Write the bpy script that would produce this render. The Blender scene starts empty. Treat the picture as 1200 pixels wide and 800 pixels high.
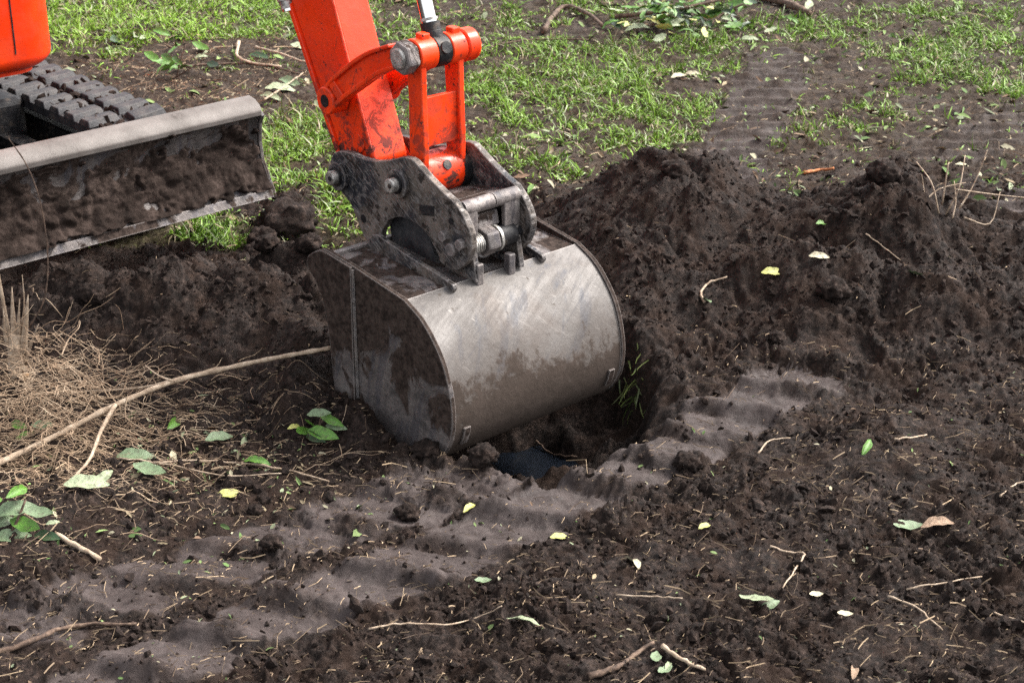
import bpy, bmesh, math, random
import numpy as np
from mathutils import Vector, Matrix, noise as mnoise

random.seed(7); rng = np.random.default_rng(11)
sc = bpy.context.scene
col = sc.collection

# ------------------------------------------------------------------ camera, sky, sun, exposure
F_PX, PITCH, CAM_H = 2000.0, math.radians(24), 1.75        # focal length in 1200-px-wide pixels
cam_d = bpy.data.cameras.new("camera"); cam = bpy.data.objects.new("camera", cam_d); col.objects.link(cam)
cam.location = (0, 0, CAM_H); cam.rotation_euler = (math.pi/2 - PITCH, 0, 0)
cam_d.sensor_width = 36; cam_d.lens = 36*F_PX/1200; cam_d.clip_start = .05; cam_d.clip_end = 1000
cam_d.dof.use_dof = True; cam_d.dof.focus_distance = 3.9; cam_d.dof.aperture_fstop = 10
sc.camera = cam

SUN_EL, SUN_AZ = math.radians(47), math.radians(68)         # azimuth clockwise from +Y
world = bpy.data.worlds.new("World"); sc.world = world; world.use_nodes = True
wn = world.node_tree; bg = wn.nodes["Background"]
sky = wn.nodes.new("ShaderNodeTexSky"); sky.sky_type = 'NISHITA'; sky.sun_disc = False
sky.sun_elevation = SUN_EL; sky.sun_rotation = SUN_AZ; sky.dust_density = 4.0; sky.air_density = 1.0
hs = wn.nodes.new("ShaderNodeHueSaturation"); hs.inputs["Saturation"].default_value = .2
wn.links.new(sky.outputs[0], hs.inputs["Color"]); wn.links.new(hs.outputs[0], bg.inputs[0])
bg.inputs[1].default_value = .11
sun_d = bpy.data.lights.new("sun", 'SUN'); sun_d.energy = 1.5; sun_d.angle = math.radians(18); sun_d.color = (1, .94, .86)
sun = bpy.data.objects.new("sun", sun_d); col.objects.link(sun)
sd = Vector((math.sin(SUN_AZ)*math.cos(SUN_EL), math.cos(SUN_AZ)*math.cos(SUN_EL), math.sin(SUN_EL)))
sun.rotation_euler = sd.to_track_quat('Z', 'Y').to_euler()
sc.view_settings.view_transform = 'Standard'; sc.view_settings.look = 'None'
sc.view_settings.exposure = 1.95; sc.view_settings.gamma = 1.0
sc.cycles.max_bounces = 6; sc.cycles.diffuse_bounces = 3; sc.cycles.glossy_bounces = 3
sc.cycles.use_denoising = False

# ------------------------------------------------------------------ pixel helpers (directions only)
cp, sp = math.cos(PITCH), math.sin(PITCH)
def ray(x, y): return np.array([(x-600)/F_PX, cp - sp*(y-400)/F_PX, -sp - cp*(y-400)/F_PX])
def gnd(x, y, z=0.0):
    d = ray(x, y); t = (z-CAM_H)/d[2]; return np.array([d[0]*t, d[1]*t, z])
def at(x, y, Y):
    d = ray(x, y); t = Y/d[1]; return np.array([d[0]*t, Y, CAM_H + d[2]*t])

# ------------------------------------------------------------------ noise
_a = rng.random((8, 256, 256))*2*np.pi
_gx, _gy = np.cos(_a), np.sin(_a)
def pn(x, y, s=0):
    x = x + s*17.31; y = y + s*9.77; k = s % 8
    ix = np.floor(x).astype(int); iy = np.floor(y).astype(int); fx = x-ix; fy = y-iy
    u = fx*fx*fx*(fx*(fx*6-15)+10); v = fy*fy*fy*(fy*(fy*6-15)+10)
    x0, x1, y0, y1 = ix & 255, (ix+1) & 255, iy & 255, (iy+1) & 255
    gx, gy = _gx[k], _gy[k]
    a = gx[x0, y0]*fx + gy[x0, y0]*fy; b = gx[x1, y0]*(fx-1) + gy[x1, y0]*fy
    c = gx[x0, y1]*fx + gy[x0, y1]*(fy-1); d = gx[x1, y1]*(fx-1) + gy[x1, y1]*(fy-1)
    return (a + u*(b-a) + v*(c-a + u*(a-b-c+d)))*1.5
def sstep(a, b, x):
    t = np.clip((x-a)/(b-a), 0, 1); return t*t*(3-2*t)
def bill(x, y, wl, s):                                      # rounded lumps with creases between
    return np.abs(pn(x/wl, y/wl, s))

# ------------------------------------------------------------------ terrain functions
HOLE = np.array([gnd(*q)[:2] for q in [(478, 528), (562, 542), (592, 564), (645, 576), (690, 558), (745, 532), (785, 500), (805, 465),
                                       (790, 432), (750, 408), (690, 392), (520, 430), (430, 480)]])
POOL = gnd(624, 542, -.22)[:2]
def polydist(x, y, P):                                      # signed, positive inside
    dmin = np.full(x.shape, 1e9); ins = np.zeros(x.shape, bool); n = len(P)
    for i in range(n):
        ax, ay = P[i]; bx, by = P[(i+1) % n]; ex, ey = bx-ax, by-ay
        t = np.clip(((x-ax)*ex + (y-ay)*ey)/(ex*ex+ey*ey), 0, 1)
        dmin = np.minimum(dmin, np.hypot(x-ax-t*ex, y-ay-t*ey))
        c = ((ay > y) != (by > y)) & (x < (bx-ax)*(y-ay)/(by-ay+1e-12)+ax); ins ^= c
    return np.where(ins, dmin, -dmin)
def linedist(x, y, P):
    dmin = np.full(x.shape, 1e9)
    for i in range(len(P)-1):
        ax, ay = P[i][:2]; bx, by = P[i+1][:2]; ex, ey = bx-ax, by-ay
        t = np.clip(((x-ax)*ex + (y-ay)*ey)/(ex*ex+ey*ey), 0, 1)
        dmin = np.minimum(dmin, np.hypot(x-ax-t*ex, y-ay-t*ey))
    return dmin
STRIPS = [([(60, 830), (330, 715), (520, 645), (680, 578), (800, 522), (890, 470), (975, 425)], .098, 1.0, .160),
          ([(-60, 760), (120, 690), (330, 625), (480, 585), (560, 560)], .10, .75, .160),
          ([(915, 70), (895, 105), (872, 150), (842, 200), (820, 225)], .135, .85, .10),
          ([(1260, 110), (1180, 150), (1110, 178)], .13, .6, .10),
          ([(1240, 225), (1190, 250), (1150, 275)], .13, .7, .10)]
STRIPS = [([gnd(*q) for q in pts], w, s, pt) for pts, w, s, pt in STRIPS]
GRASS = [(150, 12, .9, .5, 1.7), (60, 20, .5, .5, 1.3), (345, 160, .2, .4, 1.1), (230, 262, .34, .13, 1.1), (330, 215, .16, .25, .9), (395, 225, .14, .35, 1.0),
         (600, 75, .3, .7, .85), (680, 95, .45, .55, 1.0), (775, 130, .4, .4, .85), (715, 165, .35, .3, .75), (830, 50, .5, .5, .8),
         (600, 160, .25, .4, .8), (1000, 50, .35, .6, .6), (1110, 55, .5, .6, .85), (1175, 95, .3, .4, .9), (985, 155, .2, .15, .75),
         (560, 30, .5, .6, .7), (470, 120, .2, .5, .7), (1090, 110, .3, .3, .5), (700, 20, .6, .5, .7), (640, 205, .2, .12, .45), (940, 25, .4, .4, .75), (1060, 20, .4, .4, .8), (1150, 30, .4, .5, .85), (1040, 135, .2, .15, .6), (1180, 130, .2, .2, .6), (900, 85, .2, .2, .45), (820, 175, .15, .12, .5)]
GRASS = [(*gnd(a, b)[:2], rx, ry, s) for a, b, rx, ry, s in GRASS]
HEAP_R = [(.44, 4.52, .36, .30, .30), (.74, 4.40, .30, .28, .18), (1.03, 4.42, .27, .27, .30), (1.42, 4.30, .38, .32, .15), (.62, 4.15, .22, .2, .16),
          (.80, 4.08, .25, .20, .18), (1.15, 4.02, .34, .22, .16), (.32, 4.22, .22, .26, .17), (.28, 3.98, .14, .16, .09), (1.3, 4.7, .3, .2, .07), (1.9, 4.2, .4, .4, .10)]
HEAP_L = [(-.92, 4.08, .30, .19, .145), (-.62, 4.06, .24, .20, .165), (-1.15, 4.08, .26, .18, .13), (-.61, 4.38, .10, .09, .12), (-.5, 3.85, .15, .14, .10),
          (-.40, 4.1, .14, .2, .10), (-.8, 3.88, .25, .12, .06), (-.52, 4.28, .09, .08, .08), (-1.5, 4.1, .3, .2, .1), (-.47, 3.52, .10, .10, .085), (-.36, 3.42, .09, .06, .05), (-.50, 3.66, .08, .1, .09)]
def blobs(x, y, B, wob=.06, s=3):
    xx = x + wob*pn(x/.22, y/.22, s); yy = y + wob*pn(x/.22, y/.22, s+1)
    acc = np.zeros(x.shape)
    for cx, cy, rx, ry, h in B:
        acc += (h*np.exp(-(((xx-cx)/rx)**2 + ((yy-cy)/ry)**2)))**4
    return acc**.25
def masks(x, y):
    g = np.zeros(x.shape)
    for cx, cy, rx, ry, s in GRASS:
        g = np.maximum(g, s*np.exp(-.5*(((x-cx)/rx)**2 + ((y-cy)/ry)**2)))
    n = .6*pn(x/.33, y/.33, 2) + .5*pn(x/.12, y/.12, 5)
    g = sstep(.36, .85, g + .60*n)
    m = np.zeros(x.shape); lug = np.zeros(x.shape)
    wx = x + .03*pn(x/.12, y/.12, 4)
    for si, (P, w, s, pitch) in enumerate(STRIPS):
        d = linedist(wx, y, P)
        k = s*(1 - sstep(w*.80, w*1.12, d + .03*pn(x/.09, y/.09, 6))); kin = k
        ph = (y + (.35 if si < 2 else -.1)*x + .010*pn(x/.2, y/.2, 1) + .005*pn(x/.06, y/.06, 3))/pitch
        f = ph - np.floor(ph)
        ff = f + .06*pn(x/.05, y/.05, 2)
        pad = sstep(.26, .40, ff); br = sstep(-.45, .15, pn(x/.12, y/.12, 6))
        prof = (sstep(0, .22, f)*(1 - sstep(.26, .62, f)) if si < 2 else sstep(0, .12, f)*(1 - sstep(.16, .6, f)))*(.7 + .35*br)*(.6 if si == 1 else 1)
        k = k*(1 - (.5, .45, .35, .35, .35)[si]*(1-pad)*(.4 + .6*br))
        m = np.maximum(m, k); lug = np.maximum(lug, prof*sstep(.25, .8, kin/s))
    g = g*(1 - .95*sstep(.1, .5, m))
    patch = sstep(-.1, .35, pn(x/.17, y/.17, 7) + .35*pn(x/.06, y/.06, 3))
    m = m*np.where(y > 4.8, .75 + .25*patch, .62 + .38*patch)
    far = sstep(4.9, 5.5, y)                                # trodden ground beyond the heaps
    loose = np.clip(1 - 1.0*sstep(.2, .75, m) - .35*far, .06, 1)
    low = sstep(-.15, -.45, x)*sstep(3.4, 2.9, y)           # trampled corner
    loose = np.clip(loose*(1-.4*low*(pn(x/.2, y/.2, 2) > -.1)), .12, 1)
    return g, m, lug, loose, far
def crumb(x, y):
    wx = x + .02*pn(x/.06, y/.06, 1) + .006*pn(x/.02, y/.02, 2); wy = y + .02*pn(x/.06, y/.06, 3) + .006*pn(x/.02, y/.02, 4)
    mod = .45 + 1.1*sstep(-.5, .6, pn(x/.3, y/.3, 5))
    return (.026*bill(wx, wy, .26, 1) + .018*bill(wx, wy, .10, 2) + .009*pn(wx/.075, wy/.075, 7) + mod*(.015*bill(wx, wy, .046, 3) + .008*pn(wx/.035, wy/.035, 0) + .012*bill(wx, wy, .024, 4)
            + .0075*bill(wx, wy, .0125, 5)) + .0026*pn(x/.0062, y/.0062, 6) - .024)
def ground_z(x, y, full=False):
    g, m, lug, loose, far = masks(x, y)
    z = .016*pn(x/1.1, y/1.1, 0) + .012*pn(x/.4, y/.4, 1)
    c = crumb(x, y)
    z = z + loose*c + (1-loose)*.08*c - .012*m + (.026 - .004*far)*lug
    right = sstep(0, .12, (x+.12) - (y-2.62)*1.02)*sstep(3.9, 3.6, y)       # loose tilth beside the track
    z = z + .024*right*(1-m)
    fade = sstep(9, 30, np.hypot(x, y)); z = z*(1-fade)
    hd = polydist(x + .018*pn(x/.05, y/.05, 1), y + .018*pn(x/.05, y/.05, 2), HOLE)
    wide = .075 + .13*sstep(.10, .36, x - .25*(y-3.4)); dep = sstep(-.015, 1, np.clip(hd/wide, -1, 1))
    z = z + .008*np.exp(-(hd/.05)**2)*(hd < 0) - dep*(.185 + .05*pn(x/.07, y/.07, 5) + .15*np.exp(-(((x-POOL[0])/.115)**2 + ((y-POOL[1])/.09)**2)**2))
    return (z, g, m, loose, hd) if full else z
def heap_z(x, y, B, gz):
    hh = blobs(x, y, B)
    k = sstep(.015, .10, hh)
    wx = x + .05*pn(x/.16, y/.16, 1); wy = y + .05*pn(x/.16, y/.16, 3)
    lum = .045*(bill(wx, wy, .24, 7)-.3) + .030*(bill(wx, wy, .10, 2)-.3) + .020*(bill(wx, wy, .05, 5)-.3) + .010*(bill(wx, wy, .022, 1)-.3)
    return gz + hh*1.05 + k*lum - .45*k*crumb(x, y) - .012, hh
def surf(x, y):
    x = np.atleast_1d(np.asarray(x, float)); y = np.atleast_1d(np.asarray(y, float))
    gz = ground_z(x, y); z = gz
    for B in (HEAP_R, HEAP_L):
        hz, hh = heap_z(x, y, B, gz); z = np.where(hh > .006, np.maximum(z, hz), z)
    return z
def hit(px, py):                                            # where a photo direction meets the terrain
    d = ray(px, py); t = np.linspace(1.9, 11, 900); X, Y, Z = d[0]*t, d[1]*t, CAM_H + d[2]*t
    s = surf(X, Y); i = int(np.argmax(Z < s))
    if i == 0: return gnd(px, py)
    a = (Z[i-1]-s[i-1])/((Z[i-1]-s[i-1]) - (Z[i]-s[i]) + 1e-9); tt = t[i-1] + a*(t[i]-t[i-1])
    return np.array([d[0]*tt, d[1]*tt, CAM_H + d[2]*tt])

# ------------------------------------------------------------------ object helpers
def tag(o, label=None, cat=None, group=None, kind=None):
    if label: o["label"] = label
    if cat: o["category"] = cat
    if group: o["group"] = group
    if kind: o["kind"] = kind
    return o
def link(o, parent=None):
    col.objects.link(o)
    if parent is not None: o.parent = parent
    return o
def np_mesh(name, V, F, mat, smooth=True, attrs=None, parent=None):
    V = np.asarray(V, np.float32); F = np.asarray(F, np.int32); me = bpy.data.meshes.new(name)
    k = F.shape[1]
    me.vertices.add(len(V)); me.vertices.foreach_set("co", V.ravel())
    me.loops.add(F.size); me.loops.foreach_set("vertex_index", F.ravel())
    me.polygons.add(len(F)); me.polygons.foreach_set("loop_start", np.arange(0, F.size, k, dtype=np.int32))
    me.update(calc_edges=True)
    me.polygons.foreach_set("use_smooth", np.full(len(F), smooth, bool))
    for an, (ty, data) in (attrs or {}).items():
        at_ = me.attributes.new(an, ty, 'POINT')
        at_.data.foreach_set("color" if ty == 'FLOAT_COLOR' else "value", np.asarray(data, np.float32).ravel())
    me.materials.append(mat); me.update()
    return link(bpy.data.objects.new(name, me), parent)
def mk(name, geo, mat, parent=None, smooth=False, bevel=0, seg=2):
    V, Fc = geo
    me = bpy.data.meshes.new(name); me.from_pydata([tuple(map(float, v)) for v in V], [], [list(f) for f in Fc])
    bm = bmesh.new(); bm.from_mesh(me); bmesh.ops.recalc_face_normals(bm, faces=bm.faces); bm.to_mesh(me); bm.free()
    me.materials.append(mat)
    if smooth:
        for p in me.polygons: p.use_smooth = True
        if smooth != 'all': me.set_sharp_from_angle(angle=math.radians(35))
    o = link(bpy.data.objects.new(name, me), parent)
    if bevel:
        b = o.modifiers.new("bevel", 'BEVEL'); b.width = bevel; b.segments = seg; b.limit_method = 'ANGLE'; b.angle_limit = math.radians(30)
    return o
def join(*gs):
    V, Fc = [], []
    for v, f in gs:
        o = len(V); V += [tuple(q) for q in v]; Fc += [[i+o for i in q] for q in f]
    return V, Fc
def prism(prof, y0, y1):                                    # profile in (x, z), extruded along y
    n = len(prof); V = [(u, y0, w) for u, w in prof] + [(u, y1, w) for u, w in prof]
    return V, [list(range(n)), list(range(2*n-1, n-1, -1))] + [[i, (i+1) % n, n+(i+1) % n, n+i] for i in range(n)]
def box(x0, x1, y0, y1, z0, z1): return prism([(x0, z0), (x1, z0), (x1, z1), (x0, z1)], y0, y1)
def tube(pts, rad, n=8, cap=True, phase=0):
    pts = [Vector(p) for p in pts]; m = len(pts)
    rad = [rad]*m if np.isscalar(rad) else list(rad)
    t0 = (pts[1]-pts[0]).normalized(); nrm = t0.orthogonal().normalized(); V, Fc = [], []
    for i, p in enumerate(pts):
        t = (pts[min(i+1, m-1)] - pts[max(i-1, 0)]).normalized()
        nrm = (nrm - t*nrm.dot(t)).normalized(); b = t.cross(nrm)
        for k in range(n):
            a = 2*math.pi*k/n + phase; V.append(p + (nrm*math.cos(a) + b*math.sin(a))*rad[i])
    for i in range(m-1):
        for k in range(n):
            Fc.append([i*n+k, i*n+(k+1) % n, (i+1)*n+(k+1) % n, (i+1)*n+k])
    if cap: Fc += [list(range(n))[::-1], list(range((m-1)*n, m*n))]
    return V, Fc
def cyl(u, w, y0, y1, r, n=32): return tube([(u, y0, w), (u, y1, w)], r, n)
def smooth_pts(P, k=6):                                     # Catmull-Rom
    P = [np.asarray(p, float) for p in P]; Q = [2*P[0]-P[1]] + P + [2*P[-1]-P[-2]]; out = []
    for i in range(1, len(Q)-2):
        for j in range(k):
            t = j/k; a, b, c, d = Q[i-1], Q[i], Q[i+1], Q[i+2]
            out.append(.5*((2*b) + (c-a)*t + (2*a-5*b+4*c-d)*t*t + (3*b-a-3*c+d)*t**3))
    return out + [P[-1]]

# ------------------------------------------------------------------ materials
class NT:
    def __init__(s, name):
        s.m = bpy.data.materials.new(name); s.m.use_nodes = True; s.t = s.m.node_tree; s.b = s.t.nodes["Principled BSDF"]
        s.tc = s.t.nodes.new("ShaderNodeTexCoord")
    def n(s, ty, **kw):
        nd = s.t.nodes.new("ShaderNode"+ty)
        for k, v in kw.items():
            if hasattr(nd, k) and k not in nd.inputs: setattr(nd, k, v)
        return nd
    def l(s, a, b): s.t.links.new(a, b)
    def val(s, sock, v):
        if isinstance(v, (int, float)): sock.default_value = (v, v, v, 1) if sock.type == 'RGBA' else v
        elif isinstance(v, tuple): sock.default_value = v if len(v) == 4 or sock.type == 'VECTOR' else (*v, 1)
        else: s.l(v, sock)
    def noise(s, scale, detail=5, rough=.6, dist=0, coord=None, vec=None):
        nd = s.n("TexNoise"); nd.inputs["Scale"].default_value = scale; nd.inputs["Detail"].default_value = detail
        nd.inputs["Roughness"].default_value = rough; nd.inputs["Distortion"].default_value = dist
        s.l(vec if vec is not None else s.tc.outputs[coord or "Object"], nd.inputs["Vector"])
        r = s.n("MapRange"); r.inputs[1].default_value = .24; r.inputs[2].default_value = .76; s.l(nd.outputs["Fac"], r.inputs[0]); return r.outputs[0]
    def stretch(s, sx, sy, sz, rot=(0, 0, 0)):
        mp = s.n("Mapping"); mp.vector_type = 'TEXTURE'; mp.inputs["Scale"].default_value = (1/sx, 1/sy, 1/sz); mp.inputs["Rotation"].default_value = rot
        s.l(s.tc.outputs["Object"], mp.inputs["Vector"]); return mp.outputs[0]
    def ramp(s, fac, *stops):
        r = s.n("ValToRGB"); el = r.color_ramp.elements
        while len(el) < len(stops): el.new(.5)
        for e, (p, c) in zip(el, stops):
            e.position = p; e.color = (c, c, c, 1) if isinstance(c, (int, float)) else (*c, 1)
        s.l(fac, r.inputs[0]); return r.outputs[0]
    def mix(s, fac, a, b):
        x = s.n("Mix"); x.data_type = 'RGBA'; s.val(x.inputs[0], fac); s.val(x.inputs[6], a); s.val(x.inputs[7], b); return x.outputs[2]
    def math(s, op, a, b=0.0):
        x = s.n("Math"); x.operation = op; s.val(x.inputs[0], a); s.val(x.inputs[1], b); return x.outputs[0]
    def attr(s, name, color=False):
        a = s.n("Attribute"); a.attribute_name = name; return a.outputs["Color" if color else "Fac"]
    def bump(s, h, strength=.5, dist=.01):
        b = s.n("Bump"); b.inputs["Strength"].default_value = strength; b.inputs["Distance"].default_value = dist
        s.l(h, b.inputs["Height"]); s.l(b.outputs[0], s.b.inputs["Normal"]); return b
    def edge(s, r=.004):                                    # worn-edge mask
        bv = s.n("Bevel"); bv.samples = 4; bv.inputs["Radius"].default_value = r
        g = s.n("NewGeometry"); d = s.n("VectorMath"); d.operation = 'DOT_PRODUCT'
        s.l(bv.outputs[0], d.inputs[0]); s.l(g.outputs["Normal"], d.inputs[1])
        return s.ramp(d.outputs["Value"], (.86, 1.0), (.985, 0.0))
    def objz(s):
        x = s.n("SeparateXYZ"); s.l(s.tc.outputs["Object"], x.inputs[0]); return x.outputs
    def set(s, base=None, rough=None, metal=None, **kw):
        if base is not None: s.val(s.b.inputs["Base Color"], base)
        if rough is not None: s.val(s.b.inputs["Roughness"], rough)
        if metal is not None: s.val(s.b.inputs["Metallic"], metal)
        for k, v in kw.items(): s.val(s.b.inputs[k.replace("_", " ")], v)
        return s.m

def soil_material():
    t = NT("soil"); m = t.attr("mud"); g = t.attr("grassy"); dp = t.attr("depth")
    n1 = t.noise(9, 8, .65); n2 = t.noise(70, 6, .7); n3 = t.noise(2.2, 4, .6)
    dark = t.ramp(n2, (.25, (.0068, .0044, .0035)), (.52, (.0180, .0117, .0095)), (.80, (.052, .0355, .0285)))
    warm = t.mix(t.ramp(n1, (.45, 0), (.7, 1)), dark, t.mix(.55, dark, (.027, .0155, .0106)))
    mudc = t.ramp(t.noise(26, 8, .7), (.2, (.026, .0185, .0168)), (.5, (.047, .0355, .0328)), (.8, (.070, .055, .0515)))
    c = t.mix(t.ramp(m, (.2, 0), (.5, 1)), warm, mudc)
    gc = t.ramp(t.noise(55, 6, .7), (.2, (.020, .0145, .009)), (.5, (.050, .040, .020)), (.8, (.082, .085, .030)))
    c = t.mix(t.math('MULTIPLY', g, .7), c, gc)
    far = t.ramp(t.noise(40, 6, .7), (.25, (.018, .0122, .0092)), (.55, (.048, .034, .025)), (.85, (.10, .075, .054)))
    c = t.mix(t.math('MULTIPLY', t.math('MULTIPLY', t.attr("far"), .75), t.math('SUBTRACT', 1.0, m)), c, far)
    rough = t.mix(m, t.ramp(n1, (.3, .7), (.7, .95)), t.ramp(t.noise(30, 5, .6), (.35, .60), (.65, .85)))
    h = t.math('ADD', t.noise(420, 5, .75), t.math('MULTIPLY', t.noise(110, 4, .6), 1.3))
    b = t.bump(h, .55, .004); 
    st = t.math('SUBTRACT', .62, t.math('MULTIPLY', m, .35)); t.l(st, b.inputs["Strength"])
    return t.set(c, rough, 0, Specular_IOR_Level=t.math('ADD', .16, t.math('MULTIPLY', m, .20)))
M_SOIL = soil_material()
def clod_material():
    t = NT("crumbled_soil"); n = t.noise(60, 6, .7, coord="Object")
    c = t.ramp(n, (.25, (.0078, .0050, .0040)), (.55, (.0195, .0127, .0103)), (.8, (.055, .0375, .030)))
    t.bump(t.noise(260, 5, .7), .6, .004); return t.set(c, .93, 0, Specular_IOR_Level=.2)
M_CLOD = clod_material()

def paint(name, grime):
    t = NT(name); e = t.edge(.003)
    base = t.ramp(t.noise(6, 4, .5), (.3, (.74, .036, .004)), (.7, (.86, .052, .006)))
    fine = t.noise(45, 8, .7); big = t.noise(8, 5, .6, 1.2)
    chip = t.math('MULTIPLY', t.ramp(fine, (.64, 0), (.76, 1)), t.ramp(big, (.42, 0), (.6, 1)))
    xyz = t.objz(); low = t.ramp(xyz[2], (.50, 1), (.76, 0))   # grease and grime gather round the lower joints
    chip2 = t.math('MULTIPLY', t.ramp(t.noise(28, 8, .75, .8), (.48, 0), (.60, 1)), low)
    scr = t.noise(120, 2, .5, vec=t.stretch(1, 1, .05, (0, .35, 0))); c = t.mix(t.math('MULTIPLY', t.ramp(scr, (.78, 0), (.86, 1)), .5*grime), base, (.20, .03, .012)); c = t.mix(t.math('MULTIPLY', t.ramp(t.noise(90, 4, .7), (.70, 0), (.8, 1)), .6*grime), c, (.16, .03, .015))
    c = t.mix(t.math('MULTIPLY', e, t.ramp(fine, (.42, 0), (.6, .55))), c, (.75, .30, .18))
    d = t.math('MULTIPLY', t.math('MAXIMUM', chip, chip2), grime); c = t.mix(d, c, (.022, .016, .014))
    dust = t.ramp(t.noise(3.5, 7, .7), (.5, 0), (.9, .3)); c = t.mix(dust, c, (.45, .06, .02))
    t.bump(t.math('ADD', t.noise(35, 5, .6), t.math('MULTIPLY', d, -.6)), .12, .004)
    return t.set(c, t.mix(d, t.ramp(t.noise(14, 5, .6), (.3, .30), (.7, .48)), .8), 0, Coat_Weight=0.0, Specular_IOR_Level=.32)
M_PAINT = paint("orange_paint", 1.0); M_BODY = paint("clean_orange_paint", .12)
def dark_steel():
    t = NT("worn_dark_steel"); e = t.edge(.005); fine = t.noise(55, 8, .72); big = t.noise(9, 6, .65, .6)
    c = t.ramp(big, (.25, (.018, .020, .026)), (.45, (.038, .037, .041)), (.6, (.085, .070, .060)), (.8, (.17, .14, .12)))
    c = t.mix(t.math('MULTIPLY', t.ramp(fine, (.52, 0), (.66, 1)), .6), c, (.17, .15, .14))
    c = t.mix(t.ramp(t.noise(22, 8, .7), (.60, 0), (.68, .9)), c, (.016, .012, .010))
    sc_ = t.noise(30, 4, .6, vec=t.stretch(1.2, 1, 9, (0, .6, 0))); c = t.mix(t.ramp(sc_, (.62, 0), (.68, .5)), c, (.28, .26, .25))
    c = t.mix(t.math('MULTIPLY', e, .8), c, (.42, .38, .36))
    t.bump(fine, .35, .004)
    return t.set(c, t.ramp(fine, (.3, .38), (.7, .7)), t.math('ADD', .25, t.math('MULTIPLY', e, .4)), Specular_IOR_Level=.3)
M_DARK = dark_steel()
def shell_steel():
    t = NT("scraped_bucket_steel"); x = t.objz(); e = t.edge(.004)
    c = t.ramp(t.noise(5, 8, .65), (.2, (.088, .079, .074)), (.5, (.130, .119, .112)), (.8, (.170, .157, .149)))
    s1 = t.noise(70, 3, .6, vec=t.stretch(1, .045, 1, (.45, 0, .35))); c = t.mix(t.ramp(s1, (.68, 0), (.80, .5)), c, (.085, .083, .092))
    s2 = t.noise(90, 3, .6, vec=t.stretch(1, .04, 1, (-.7, 0, -.5))); c = t.mix(t.ramp(s2, (.76, 0), (.88, .4)), c, (.32, .295, .275))
    s3 = t.noise(20, 4, .65, vec=t.stretch(1, .10, 1, (.9, 0, .7))); c = t.mix(t.ramp(s3, (.66, 0), (.80, .5)), c, (.055, .061, .078))
    spots = t.ramp(t.noise(38, 4, .6), (.80, 0), (.86, 1)); c = t.mix(t.math('MULTIPLY', spots, .8), c, (.05, .038, .03))
    # clinging earth and painted underside shade near the bottom of the shell, ragged upper edge
    lv = t.math('ADD', x[2], t.math('MULTIPLY', t.math('SUBTRACT', t.noise(9, 8, .72), .5), .20))
    mud = t.ramp(lv, (.125, 1), (.155, 0)); c = t.mix(mud, c, t.ramp(t.noise(30, 7, .7), (.25, (.014, .0105, .009)), (.75, (.050, .038, .033))))
    mud_shade = t.ramp(lv, (.14, .55), (.26, 0)); c = t.mix(mud_shade, c, (.075, .058, .048))
    c = t.mix(t.ramp(t.noise(5, 6, .65, .5), (.58, 0), (.85, .55)), c, (.085, .064, .052))
    c = t.mix(t.math('MULTIPLY', e, .6), c, (.55, .5, .47))
    t.bump(t.math('ADD', t.noise(60, 6, .7), t.math('MULTIPLY', mud, .8)), .25, .004)
    return t.set(c, t.mix(mud, t.ramp(s1, (.3, .52), (.7, .68)), .9), t.math('MULTIPLY', t.math('SUBTRACT', 1.0, mud), .12), Specular_IOR_Level=t.math('SUBTRACT', .28, t.math('MULTIPLY', mud, .2)))
M_SHELL = shell_steel()
def muddy_steel(name, thr, tone=1.0, film=0):
    t = NT(name); e = t.edge(.004); big = t.noise(6.5, 7, .62, .8)
    if film: big = t.math('ADD', big, t.math('MULTIPLY', t.math('SUBTRACT', t.objz()[2], .12), film))
    fine = t.noise(60, 7, .72)
    steel = t.ramp(t.noise(14, 7, .7), (.3, (.10*tone, .09*tone, .088*tone)), (.6, (.22*tone, .19*tone, .18*tone)), (.8, (.30*tone, .27*tone, .25*tone)))
    streak = t.noise(30, 5, .6, vec=t.stretch(1, 1, .14, (0, .25, 0))); steel = t.mix(t.ramp(streak, (.55, 0), (.65, .55)), steel, (.055, .052, .062))
    mud = t.ramp(big, (thr, 0), (thr+.07, 1))
    c = t.mix(mud, steel, t.ramp(fine, (.3, (.019, .0138, .0118)), (.7, (.060, .044, .037))))
    c = t.mix(t.math('MULTIPLY', e, .75), c, (.42, .38, .36))
    t.bump(t.math('ADD', fine, t.math('MULTIPLY', mud, 1.2)), .4, .005)
    return t.set(c, t.mix(mud, .5, .92), t.math('MULTIPLY', t.math('SUBTRACT', 1.0, mud), .3), Specular_IOR_Level=t.math('SUBTRACT', .35, t.math('MULTIPLY', mud, .27)))
M_SIDE = muddy_steel("muddy_side_steel", .42, .62, 1.6); M_TOPP = muddy_steel("dirt_covered_steel", .40, .8); M_BLADE = muddy_steel("muddy_blade_steel", .52, .45)
M_EDGE = muddy_steel("scoured_edge_steel", .66, 1.0); M_BEDGE = muddy_steel("dull_edge_steel", .56, .5)
def simple(name, stops, scale, rough, metal=0, bump=.3, **kw):
    t = NT(name); n = t.noise(scale, 6, .68); c = t.ramp(n, *stops)
    t.bump(t.noise(scale*3, 5, .7), bump, .003); return t.set(c, rough, metal, **kw)
M_RAIL = simple("pale_worn_rail_steel", [(.08, (.05, .04, .034)), (.2, (.10, .087, .079)), (.5, (.14, .124, .114)), (.9, (.19, .17, .158))], 9, .6, .05, .3, Specular_IOR_Level=.3)
M_PIN = simple("bright_pin_steel", [(.3, (.20, .19, .175)), (.6, (.45, .43, .40)), (.8, (.55, .53, .5))], 60, .4, .6)
M_CHROME = simple("chrome_rod", [(.3, (.80, .80, .80)), (.7, (.88, .88, .88))], 20, .10, 1, .02)
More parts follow.
